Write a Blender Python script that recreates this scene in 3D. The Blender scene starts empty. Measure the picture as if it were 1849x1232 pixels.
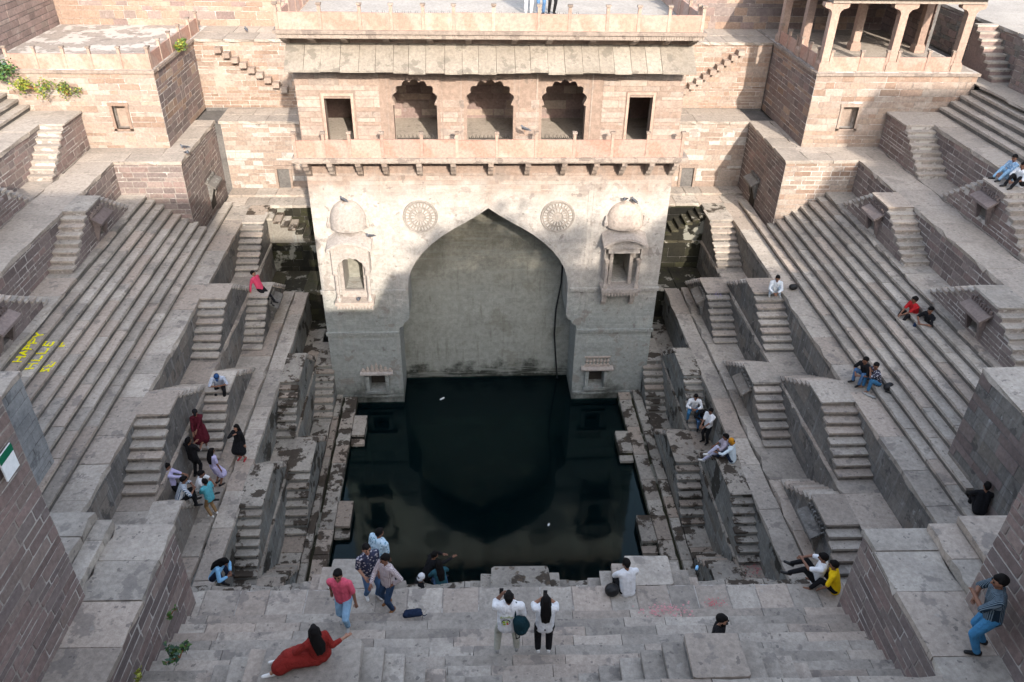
import bpy, bmesh, math, random
from mathutils import Vector, Matrix, Euler
RND = random.Random(7)
SC = bpy.context.scene
COL = SC.collection
rad = math.radians

# ---------------------------------------------------------------- camera
def cam_matrix(yaw, pit, rol):
    f = Vector((math.sin(yaw)*math.cos(pit), math.cos(yaw)*math.cos(pit), -math.sin(pit)))
    r = Vector((math.cos(yaw), -math.sin(yaw), 0)); d = f.cross(r)
    r2 = r*math.cos(rol) + d*math.sin(rol); d2 = f.cross(r2)
    m = Matrix((( r2.x, -d2.x, -f.x), (r2.y, -d2.y, -f.y), (r2.z, -d2.z, -f.z)))
    return m.to_4x4()
cd = bpy.data.cameras.new('camera'); cam = bpy.data.objects.new('camera', cd); COL.objects.link(cam)
cam.matrix_world = Matrix.Translation((0, 0, 22.5)) @ cam_matrix(rad(3.6), rad(33.4), rad(-1.2))
cd.sensor_fit = 'HORIZONTAL'; cd.sensor_width = 36; cd.lens = 36*1425/1849
cd.clip_start = .1; cd.clip_end = 1500
SC.camera = cam
CAMP = Vector((0, 0, 22.5))

# ---------------------------------------------------------------- sky, sun, exposure
SUN_EL, SUN_AZ = rad(26), rad(166.5)          # azimuth clockwise from +y
W = bpy.data.worlds.new('World'); SC.world = W; W.use_nodes = True
nt = W.node_tree; bg = nt.nodes['Background']
sky = nt.nodes.new('ShaderNodeTexSky'); sky.sky_type = 'NISHITA'; sky.sun_disc = False
sky.sun_elevation = SUN_EL; sky.sun_rotation = SUN_AZ; sky.air_density = 1.0; sky.dust_density = 2.5; sky.ozone_density = 1.0
hz = nt.nodes.new('ShaderNodeHueSaturation'); hz.inputs['Saturation'].default_value = .62
nt.links.new(sky.outputs[0], hz.inputs['Color']); nt.links.new(hz.outputs[0], bg.inputs[0]); bg.inputs[1].default_value = .15
sl = bpy.data.lights.new('sun', 'SUN'); sun = bpy.data.objects.new('sun', sl); COL.objects.link(sun)
sl.energy = 2.15; sl.angle = rad(.6); sl.color = (1, .89, .77)
sd = Vector((math.sin(SUN_AZ)*math.cos(SUN_EL), math.cos(SUN_AZ)*math.cos(SUN_EL), math.sin(SUN_EL)))
sun.rotation_euler = sd.to_track_quat('Z', 'Y').to_euler(); sun.location = sd*60
SC.view_settings.view_transform = 'Standard'; SC.view_settings.look = 'None'
SC.view_settings.gamma = 1; SC.view_settings.use_curve_mapping = False
SC.view_settings.exposure = 1.88
SC.cycles.use_denoising = True
SC.cycles.max_bounces = 6; SC.cycles.diffuse_bounces = 4

# ---------------------------------------------------------------- materials
def nmat(name):
    m = bpy.data.materials.new(name); m.use_nodes = True
    return m, m.node_tree, m.node_tree.nodes['Principled BSDF']
def N(t, typ, **k):
    n = t.nodes.new(typ)
    for a, b in k.items(): setattr(n, a, b)
    return n
def mixc(t, fac, a, b, mode='MIX'):
    n = t.nodes.new('ShaderNodeMix'); n.data_type = 'RGBA'; n.blend_type = mode
    for i, v in ((0, fac), (6, a), (7, b)):
        if hasattr(v, 'links') or hasattr(v, 'is_linked'): t.links.new(v, n.inputs[i])
        else: n.inputs[i].default_value = v if i == 0 else (v[0], v[1], v[2], 1)
    return n.outputs[2]
def ramp(t, v, a, b):
    n = t.nodes.new('ShaderNodeMapRange'); n.inputs[1].default_value = a; n.inputs[2].default_value = b
    n.interpolation_type = 'SMOOTHSTEP'
    t.links.new(v, n.inputs[0]); return n.outputs[0]
def math2(t, op, a, b):
    n = t.nodes.new('ShaderNodeMath'); n.operation = op
    for i, v in ((0, a), (1, b)):
        if hasattr(v, 'is_linked'): t.links.new(v, n.inputs[i])
        else: n.inputs[i].default_value = v
    return n.outputs[0]
def noise(t, vec, scale, det=5, rough=.6):
    n = t.nodes.new('ShaderNodeTexNoise'); n.inputs['Scale'].default_value = scale
    n.inputs['Detail'].default_value = det; n.inputs['Roughness'].default_value = rough
    t.links.new(vec, n.inputs['Vector']); return n.outputs['Fac']
def stone(name, c1, c2, c3=None, rnd=.22, bump=.35, streak=None, stain=None, stain2=None, fine=1.0, zt=None, rough=.88, vein=None, spots=None, lay=None):
    """weathered sandstone: every piece takes its own tone, grain and stains follow the place, not the piece"""
    m, t, b = nmat(name); L = t.links
    g = N(t, 'ShaderNodeNewGeometry'); pos = g.outputs['Position']
    oi = N(t, 'ShaderNodeObjectInfo'); r = oi.outputs['Random']
    n1 = noise(t, pos, .9, 6); n2 = noise(t, pos, 9*fine, 6, .7); n3 = noise(t, pos, 42*fine, 3, .6)
    col = mixc(t, ramp(t, n1, .35, .65), c1, c2)
    if c3:
        r2 = math2(t, 'FRACT', math2(t, 'MULTIPLY', r, 7.31), 0)
        col = mixc(t, ramp(t, r2, .45, .95), col, c3)
    if zt:      # water and weather tide mark up a face: (z0, z1, colour below)
        sp = N(t, 'ShaderNodeSeparateXYZ'); L.new(pos, sp.inputs[0])
        zz = math2(t, 'ADD', sp.outputs[2], math2(t, 'MULTIPLY', math2(t, 'SUBTRACT', n1, .5), 3.0))
        for z0, z1, cc in zt: col = mixc(t, ramp(t, zz, z1, z0), col, cc)
    if vein:
        w = N(t, 'ShaderNodeTexWave'); w.inputs['Scale'].default_value = .35; w.inputs['Distortion'].default_value = 9
        w.inputs['Detail'].default_value = 3; w.bands_direction = 'DIAGONAL'
        mp = N(t, 'ShaderNodeVectorMath', operation='ADD'); L.new(pos, mp.inputs[0])
        sc = N(t, 'ShaderNodeVectorMath', operation='SCALE'); cb = N(t, 'ShaderNodeCombineXYZ'); L.new(r, cb.inputs[0]); L.new(r, cb.inputs[2])
        L.new(cb.outputs[0], sc.inputs[0]); sc.inputs['Scale'].default_value = 60; L.new(sc.outputs[0], mp.inputs[1])
        L.new(mp.outputs[0], w.inputs['Vector'])
        col = mixc(t, ramp(t, w.outputs['Fac'], .35, .8), col, vein)
    v = math2(t, 'ADD', math2(t, 'MULTIPLY', ramp(t, n2, .3, .7), .34), .82)
    v = math2(t, 'MULTIPLY', v, math2(t, 'ADD', math2(t, 'MULTIPLY', n3, .3), .85))
    v = math2(t, 'MULTIPLY', v, math2(t, 'ADD', math2(t, 'MULTIPLY', r, 2*rnd), 1-rnd))
    hs = N(t, 'ShaderNodeHueSaturation'); L.new(col, hs.inputs['Color']); L.new(v, hs.inputs['Value']); col = hs.outputs[0]
    if streak:
        mp = N(t, 'ShaderNodeMapping'); mp.inputs['Scale'].default_value = (2.2, 2.2, .22); L.new(pos, mp.inputs[0])
        ns = noise(t, mp.outputs[0], 2.2, 5, .65)
        col = mixc(t, math2(t, 'MULTIPLY', ramp(t, ns, .52, .72), streak[1]), col, streak[0])
    if stain:   # (colour, scale, threshold, amount)
        ns = noise(t, pos, stain[1], 5, .62)
        col = mixc(t, math2(t, 'MULTIPLY', ramp(t, ns, stain[2], stain[2]+.05), stain[3]), col, stain[0])
    if stain2:
        ns = noise(t, pos, stain2[1], 4, .6)
        col = mixc(t, math2(t, 'MULTIPLY', ramp(t, ns, stain2[2], stain2[2]+.06), stain2[3]), col, stain2[0])
    if lay:     # faint horizontal wash lines left by the water
        mp = N(t, 'ShaderNodeMapping'); mp.inputs['Scale'].default_value = (.25, .25, 3.0); L.new(pos, mp.inputs[0])
        col = mixc(t, math2(t, 'MULTIPLY', ramp(t, noise(t, mp.outputs[0], 1.6, 5, .65), .50, .66), lay[1]), col, lay[0])
    if spots:
        col = mixc(t, math2(t, 'MULTIPLY', ramp(t, noise(t, pos, spots[1], 2, .5), spots[2], spots[2]+.03), spots[3]), col, spots[0])
    L.new(col, b.inputs['Base Color']); b.inputs['Roughness'].default_value = rough
    b.inputs['Specular IOR Level'].default_value = .25
    bp = N(t, 'ShaderNodeBump'); bp.inputs['Strength'].default_value = bump; bp.inputs['Distance'].default_value = .03
    hh = math2(t, 'ADD', n2, math2(t, 'MULTIPLY', n3, .45)); L.new(hh, bp.inputs['Height']); L.new(bp.outputs[0], b.inputs['Normal'])
    return m
def plain(name, c, rough=.8, spec=.3, rnd=0.0, metal=0):
    m, t, b = nmat(name); b.inputs['Roughness'].default_value = rough; b.inputs['Specular IOR Level'].default_value = spec
    b.inputs['Metallic'].default_value = metal
    g = N(t, 'ShaderNodeTexCoord'); n = noise(t, g.outputs['Object'], 9, 4)
    hs = N(t, 'ShaderNodeHueSaturation'); hs.inputs['Color'].default_value = (*c, 1)
    t.links.new(math2(t, 'ADD', math2(t, 'MULTIPLY', n, .5), .75), hs.inputs['Value'])
    t.links.new(hs.outputs[0], b.inputs['Base Color']); return m

M = {}
SP = ((.10, .09, .085), 7.0, .67, .6)
M['tread'] = stone('worn_step_stone', (.395, .358, .312), (.305, .275, .240), (.365, .31, .262), rnd=.19, bump=.5, spots=SP,
                   stain=((.16, .145, .135), 1.7, .58, .55), stain2=((.40, .38, .35), 5.5, .64, .35))
M['tread_wet'] = stone('stained_step_stone', (.345, .318, .275), (.26, .238, .207), (.30, .25, .205), rnd=.15, bump=.5, spots=SP,
                   stain=((.036, .026, .018), 1.4, .52, .9), stain2=((.09, .065, .045), 4.5, .60, .8))
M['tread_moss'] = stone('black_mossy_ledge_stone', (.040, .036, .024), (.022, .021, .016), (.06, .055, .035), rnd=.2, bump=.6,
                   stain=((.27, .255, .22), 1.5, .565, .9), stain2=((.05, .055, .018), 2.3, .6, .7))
M['tread_top'] = stone('dry_terrace_stone', (.36, .315, .27), (.30, .265, .228), (.33, .29, .25), rnd=.12, bump=.4, spots=((.16, .14, .125), 6.0, .67, .6),
                   stain=((.23, .20, .175), 1.4, .59, .55))
M['riser'] = stone('shaded_riser_stone', (.145, .132, .118), (.10, .093, .085), rnd=.1, bump=.6, stain=((.07, .065, .06), 1.6, .58, .6))  # risers' shade put into a darker base colour than the treads
M['ashlar'] = stone('grey_ashlar', (.175, .166, .152), (.122, .118, .113), (.19, .17, .148), rnd=.14, bump=.7,
                   streak=((.31, .318, .315), .6), stain=((.062, .06, .058), 1.1, .57, .7), stain2=((.36, .37, .365), 5.0, .635, .6))
M['ashlar_low'] = stone('weathered_low_ashlar', (.215, .216, .20), (.155, .158, .15), (.18, .168, .145), rnd=.15, bump=.6,
                   streak=((.30, .325, .32), .6), stain=((.036, .032, .025), .9, .55, .88), stain2=((.34, .36, .355), 5.0, .64, .6))
M['plaster'] = stone('pale_grey_plastered_block', (.29, .30, .30), (.21, .22, .225), rnd=.06, bump=.5, stain=((.11, .115, .12), 1.0, .57, .6))
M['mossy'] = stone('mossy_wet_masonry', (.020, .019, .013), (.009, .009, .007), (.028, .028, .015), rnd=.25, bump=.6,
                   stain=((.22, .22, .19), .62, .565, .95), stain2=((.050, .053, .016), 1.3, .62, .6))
M['purple'] = stone('purple_brown_block', (.190, .153, .143), (.150, .122, .116), (.20, .165, .152), rnd=.16, bump=.6,
                   stain=((.27, .24, .22), 2.6, .64, .4))
M['rust'] = stone('reddish_block', (.235, .172, .155), (.180, .137, .126), (.225, .18, .16), rnd=.16, bump=.6,
                   stain=((.30, .265, .245), 2.1, .62, .45))
M['tan'] = stone('warm_tan_block', (.30, .238, .196), (.265, .203, .165), (.32, .27, .23), rnd=.11, bump=.55,
                   stain=((.36, .315, .27), 1.1, .57, .6))
M['orange'] = stone('orange_brown_block', (.275, .198, .153), (.24, .168, .128), (.295, .23, .182), rnd=.13, bump=.55,
                   stain=((.34, .275, .22), 1.2, .60, .5))
M['mortar'] = stone('worn_lime_mortar', (.30, .265, .235), (.235, .21, .192), rnd=.05, bump=.6, stain=((.50, .47, .435), .9, .50, .75), stain2=((.17, .15, .135), 2.3, .58, .7))
M['mortar_dark'] = stone('grey_mortar', (.15, .142, .135), (.10, .096, .093), rnd=.05, bump=.6)
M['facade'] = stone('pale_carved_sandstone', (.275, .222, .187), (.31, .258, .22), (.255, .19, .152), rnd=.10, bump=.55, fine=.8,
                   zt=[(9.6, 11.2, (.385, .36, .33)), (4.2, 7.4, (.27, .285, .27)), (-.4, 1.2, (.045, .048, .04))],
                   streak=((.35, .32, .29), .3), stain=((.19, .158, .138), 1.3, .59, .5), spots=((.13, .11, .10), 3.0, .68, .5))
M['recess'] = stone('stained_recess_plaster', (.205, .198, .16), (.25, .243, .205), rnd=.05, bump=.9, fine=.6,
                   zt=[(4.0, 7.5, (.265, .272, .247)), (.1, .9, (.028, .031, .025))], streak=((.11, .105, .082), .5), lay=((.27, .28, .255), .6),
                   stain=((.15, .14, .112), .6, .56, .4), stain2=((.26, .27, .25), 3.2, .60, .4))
M['pink'] = stone('pink_sandstone_panel', (.35, .236, .192), (.362, .255, .21), (.335, .232, .19), rnd=.10, bump=.3, vein=(.335, .205, .16),
                   stain=((.36, .285, .24), 2.0, .62, .3))
M['pinkgrey'] = stone('weathered_carved_ledge', (.26, .208, .170), (.21, .165, .135), (.28, .235, .20), rnd=.15, bump=.6,
                   stain=((.14, .115, .10), 2.4, .54, .65))
M['eave'] = stone('lichened_eave_slab', (.25, .222, .186), (.215, .188, .155), (.262, .235, .198), rnd=.07, bump=.5,
                   stain=((.14, .125, .105), 2.0, .55, .75), stain2=((.40, .375, .34), 1.3, .66, .8))
M['terrace'] = stone('pale_terrace_floor', (.335, .31, .28), (.29, .268, .243), rnd=.05, bump=.3, stain=((.30, .27, .235), 2.0, .58, .3))
M['relief'] = stone('carved_relief_stone', (.30, .272, .243), (.265, .238, .212), rnd=.08, bump=.5)  # medallion ground darker than its petals, relief shade put into the colour
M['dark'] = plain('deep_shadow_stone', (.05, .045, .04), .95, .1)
M['column'] = stone('pink_column_stone', (.32, .222, .178), (.345, .262, .212), (.285, .205, .165), rnd=.1, bump=.4)
M['water'], _t, _b = nmat('dark_still_water')
_b.inputs['Base Color'].default_value = (.0015, .0085, .011, 1); _b.inputs['Roughness'].default_value = .05; _b.inputs['IOR'].default_value = 1.33; 
_g = N(_t, 'ShaderNodeNewGeometry'); _n = noise(_t, _g.outputs['Position'], 2.2, 3)
# the water lets a little green light through, so steps just under it still show
_tr = N(_t, 'ShaderNodeBsdfTransparent'); _tr.inputs[0].default_value = (.26, .38, .30, 1); _mx = N(_t, 'ShaderNodeMixShader'); _mx.inputs[0].default_value = .6
_out = [n for n in _t.nodes if n.type == 'OUTPUT_MATERIAL'][0]
_gl = N(_t, 'ShaderNodeBsdfGlossy'); _gl.inputs['Roughness'].default_value = .06; _fr = N(_t, 'ShaderNodeFresnel'); _fr.inputs[0].default_value = 1.29; _gl.inputs[0].default_value = (.8, .95, 1, 1)
_t.links.new(_b.outputs[0], _mx.inputs[1]); _t.links.new(_tr.outputs[0], _mx.inputs[2])
_m2 = N(_t, 'ShaderNodeMixShader'); _t.links.new(_fr.outputs[0], _m2.inputs[0]); _t.links.new(_mx.outputs[0], _m2.inputs[1]); _t.links.new(_gl.outputs[0], _m2.inputs[2]); _t.links.new(_m2.outputs[0], _out.inputs[0])
_b.inputs['Specular IOR Level'].default_value = 0
_bp = N(_t, 'ShaderNodeBump'); _bp.inputs['Strength'].default_value = .05; _bp.inputs['Distance'].default_value = .05
_t.links.new(_n, _bp.inputs['Height']); _t.links.new(_bp.outputs[0], _b.inputs['Normal']); _t.links.new(_bp.outputs[0], _gl.inputs['Normal'])

# ---------------------------------------------------------------- object helpers
def tag(o, label=None, cat=None, group=None, kind=None):
    if label: o['label'] = label
    if cat: o['category'] = cat
    if group: o['group'] = group
    if kind: o['kind'] = kind
    return o
def thing(name, label, cat, loc=(0, 0, 0), group=None):
    o = bpy.data.objects.new(name, None); COL.objects.link(o); o.location = loc; o.empty_display_size = .2
    return tag(o, label, cat, group)
def base_of(o):
    b = Vector((0, 0, 0))
    while o: b += o.location; o = o.parent
    return b
class MB:
    """collects faces in world coordinates, then links them as ONE mesh object"""
    def __init__(s): s.v = []; s.f = []
    def add(s, vs, fs):
        n = len(s.v); s.v += [tuple(v) for v in vs]; s.f += [tuple(i+n for i in f) for f in fs]; return s
    def box(s, x0, x1, y0, y1, z0, z1):
        if x0 > x1: x0, x1 = x1, x0
        if y0 > y1: y0, y1 = y1, y0
        return s.add([(x0, y0, z0), (x1, y0, z0), (x1, y1, z0), (x0, y1, z0), (x0, y0, z1), (x1, y0, z1), (x1, y1, z1), (x0, y1, z1)],
                     [(0, 3, 2, 1), (4, 5, 6, 7), (0, 1, 5, 4), (1, 2, 6, 5), (2, 3, 7, 6), (3, 0, 4, 7)])
    def prism(s, poly, axis, a, b):
        """poly in the two other axes, extruded along axis from a to b"""
        n = len(poly)
        def P(p, c): return (c, p[0], p[1]) if axis == 'x' else (p[0], c, p[1]) if axis == 'y' else (p[0], p[1], c)
        vs = [P(p, a) for p in poly]+[P(p, b) for p in poly]
        return s.add(vs, [tuple(range(n))[::-1], tuple(range(n, 2*n))]+[(i, (i+1) % n, n+(i+1) % n, n+i) for i in range(n)])
    def hexa(s, pts): return s.add(pts, [(0, 3, 2, 1), (4, 5, 6, 7), (0, 1, 5, 4), (1, 2, 6, 5), (2, 3, 7, 6), (3, 0, 4, 7)])
    def lathe(s, c, prof, seg=16, axis='z', a0=0, a1=2*math.pi, sy=1):
        full = abs(a1-a0-2*math.pi) < 1e-6; k = seg if full else seg+1
        vs = []
        for r, h in prof:
            for i in range(k):
                a = a0+(a1-a0)*i/seg; x, y = r*math.cos(a), r*math.sin(a)*sy
                vs.append((c[0]+x, c[1]+y, c[2]+h) if axis == 'z' else (c[0]+x, c[1]-h, c[2]+y))
        fs = []
        for j in range(len(prof)-1):
            for i in range(seg):
                i2 = (i+1) % k if full else i+1
                fs.append((j*k+i, j*k+i2, (j+1)*k+i2, (j+1)*k+i))
        return s.add(vs, fs)
    def tube(s, pts, r, seg=6, r1=None):
        pts = [Vector(p) for p in pts]; k = len(s.v); n = len(pts); vs = []
        for i, p in enumerate(pts):
            d = (pts[min(i+1, n-1)]-pts[max(i-1, 0)]).normalized()
            u = d.cross(Vector((0, 0, 1)) if abs(d.z) < .9 else Vector((1, 0, 0))).normalized(); w = d.cross(u)
            rr = r if r1 is None else r+(r1-r)*i/(n-1)
            for j in range(seg):
                a = 2*math.pi*j/seg; vs.append(p+u*math.cos(a)*rr+w*math.sin(a)*rr)
        fs = [(i*seg+j, i*seg+(j+1) % seg, (i+1)*seg+(j+1) % seg, (i+1)*seg+j) for i in range(n-1) for j in range(seg)]
        fs += [tuple(range(seg))[::-1], tuple(range((n-1)*seg, n*seg))]
        return s.add(vs, fs)
    def build(s, name, mat, parent=None, smooth=False, fix=True):
        me = bpy.data.meshes.new(name); b = base_of(parent) if parent else Vector((0, 0, 0))
        me.from_pydata([(v[0]-b.x, v[1]-b.y, v[2]-b.z) for v in s.v], [], s.f)
        if fix:
            bm = bmesh.new(); bm.from_mesh(me); bmesh.ops.recalc_face_normals(bm, faces=bm.faces); bm.to_mesh(me); bm.free()
        if mat: me.materials.append(mat)
        if smooth:
            for p in me.polygons: p.use_smooth = True
        o = bpy.data.objects.new(name, me); COL.objects.link(o)
        if parent: o.parent = parent
        return o
_blk = {}
def block_mesh(mat, var, long=False):
    """a unit stone with worn, slightly uneven edges; shared by all pieces of that stone"""
    k = (mat.name, var, long)
    if k in _blk: return _blk[k]
    r = random.Random(100+var+(50 if long else 0)); bm = bmesh.new()
    bmesh.ops.create_cube(bm, size=1)
    if long:
        es = [e for e in bm.edges if abs(e.verts[0].co.y-e.verts[1].co.y) > .5]
        bmesh.ops.subdivide_edges(bm, edges=es, cuts=2)
        for v in bm.verts:
            v.co.x += r.uniform(-.04, .035); v.co.z += r.uniform(-.03, .012) if v.co.z > 0 else 0
            if abs(v.co.y) < .4: v.co.y += r.uniform(-.08, .08)
        es = [e for e in bm.edges if e.verts[0].co.z > .2 and e.verts[1].co.z > .2 and (abs(abs(e.verts[0].co.x)-.5) < .1 and abs(e.verts[0].co.x-e.verts[1].co.x) < .5)]
        bmesh.ops.bevel(bm, geom=es, offset=.03, segments=1, affect='EDGES')
    else:
        bmesh.ops.bevel(bm, geom=bm.edges[:], offset=.045, segments=1, affect='EDGES')
        for v in bm.verts:
            v.co += Vector((r.uniform(-.02, .02), r.uniform(-.02, .02), r.uniform(-.03, .03)))
    me = bpy.data.meshes.new(mat.name+'_piece'); bm.to_mesh(me); bm.free(); me.materials.append(mat); _blk[k] = me
    return me
def piece(root, name, mat, c, dims, var=None, long=False, base=None, rot=None):
    me = block_mesh(mat, RND.randrange(5) if var is None else var, long)
    o = bpy.data.objects.new(name, me); COL.objects.link(o); o.parent = root
    b = base if base is not None else base_of(root)
    o.location = (c[0]-b.x, c[1]-b.y, c[2]-b.z); o.scale = dims
    if rot: o.rotation_euler = rot
    return o
def bricks(root, axis, const, sign, u0, u1, z0, z1, mat, ch=.26, lens=(.4, .75), joint=.022, proud=.02, depth=.09, ext=None, name='brick', limit=300, rot=None, mats=None):
    """courses of separate stones proud of a mortar bed; axis = the axis the wall runs along"""
    b = base_of(root); todo = []
    z = z0
    while z < z1-.06:
        h = min(ch*RND.choice((.62, .8, .95, 1.05, 1.2, 1.4))*RND.uniform(.93, 1.07), z1-z)
        if z1-(z+h) < .08: h = z1-z
        for a, e in (ext(z, z+h) if ext else [(u0, u1)]):
            a, e = max(a, u0), min(e, u1); u = a-RND.uniform(0, .4)*lens[0]
            while u < e-.02:
                l = RND.uniform(*lens)*RND.choice((.7, 1, 1, 1.35)); s, f = max(u, a), min(u+l, e)
                if e-f < .16: f = e
                if f-s > .08: todo.append((s, f, z, z+h))
                u = f if f > u+l-1e-6 else u+l
        z += h
    if len(todo) > limit:
        def dist(t):
            m = (t[0]+t[1])/2; p = Vector((m, const, t[2])) if axis == 'x' else Vector((const, m, t[2]))
            return (p-CAMP).length
        todo.sort(key=dist)
    rest = MB()
    for i, (s, f, za, zb) in enumerate(todo):
        j = joint/2; p = proud*RND.uniform(.45, 1.35); c = const+sign*(p-depth/2)
        if i < limit:
            m2 = RND.choice(mats) if mats else mat
            if axis == 'x': piece(root, name, m2, ((s+f)/2, c, (za+zb)/2), (f-s-joint, depth, zb-za-joint), base=b)
            else: piece(root, name, m2, (c, (s+f)/2, (za+zb)/2), (depth, f-s-joint, zb-za-joint), base=b)
        else:
            q = const+sign*p
            if axis == 'x': rest.box(s+j, f-j, min(q, const), max(q, const), za+j, zb-j)
            else: rest.box(min(q, const), max(q, const), s+j, f-j, za+j, zb-j)
    if rest.v: tag(rest.build('masonry_courses', mat, root), kind='stuff')
def slabs(root, name, mat, x0, x1, y0, y1, z1, th=.14, along='y', lens=(.9, 1.7), joint=.02, jz=.008, long=True, ov=0.0):
    b = base_of(root)
    a, e = (y0, y1) if along == 'y' else (min(x0, x1), max(x0, x1))
    u = a
    while u < e-.05:
        f = min(u+RND.uniform(*lens), e)
        if e-f < .5*lens[0]: f = e
        dz = RND.uniform(-jz, jz)
        if along == 'y': piece(root, name, mat, ((x0+x1)/2, (u+f)/2, z1-th/2+dz), (abs(x1-x0)-joint, f-u-joint, th), long=long, base=b, rot=(RND.uniform(-.006, .006), RND.uniform(-.008, .008), RND.uniform(-.007, .007)))
        else: piece(root, name, mat, ((u+f)/2, (y0+y1)/2, z1-th/2+dz), (abs(y1-y0)-joint, f-u-joint, th), long=long, base=b, rot=(0, 0, math.pi/2))
        u = f
# ---------------------------------------------------------------- levels (z) and tier edges (x), measured off the place
T = dict(T0=.40, T1=2.06, T2=3.65, T3=5.15, T4=6.65, T5=8.70, T6=10.20, T7=11.85, T8=13.10, T9=15.10)
SL = dict(T0=-5.17, g0=-5.79, s1o=-6.12, W1=-6.92, W2=-7.67, g2=-8.28, s3o=-8.78, W3=-9.60, W4=-10.62, b4=-11.42, T5=-13.95, s5o=-14.15, W5=-15.0, s6o=-16.5, W6=-17.45)
SR = dict(T0=6.78, g0=7.40, s1o=7.85, W1=8.72, W2=9.48, g2=10.18, s3o=10.56, W3=11.57, W4=12.75, b4=13.5, T5=16.15, s5o=16.35, W5=17.37, s6o=18.9, W6=20.15)
YN, YF = 12.2, 40.3
FAR = dict(T4=36.3, T3=35.15, T2=33.0, T1=32.25, T0=30.3)
def structure(name, mb, mat, label=None):
    o = mb.build(name, mat); o['kind'] = 'structure'
    return o

# water and the ground round the well
structure('water', MB().box(-12, 14, 9, 34, -.02, 0), M['water'])
o_ = structure('submerged_ledge', MB().box(-6, 7.6, 16.6, 18.0, -3, -.75).box(-6, 7.6, 16.6, 17.3, -.749, -.35), M['tread_wet'])
structure('pool_floor', MB().box(-12, 14, 9, 34, -3.4, -3), M['mossy'])
structure('ground', MB().add([(-400, -400, -4), (400, -400, -4), (400, 400, -4), (-400, 400, -4)], [(0, 1, 2, 3)]), M['tread_top'])

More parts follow.
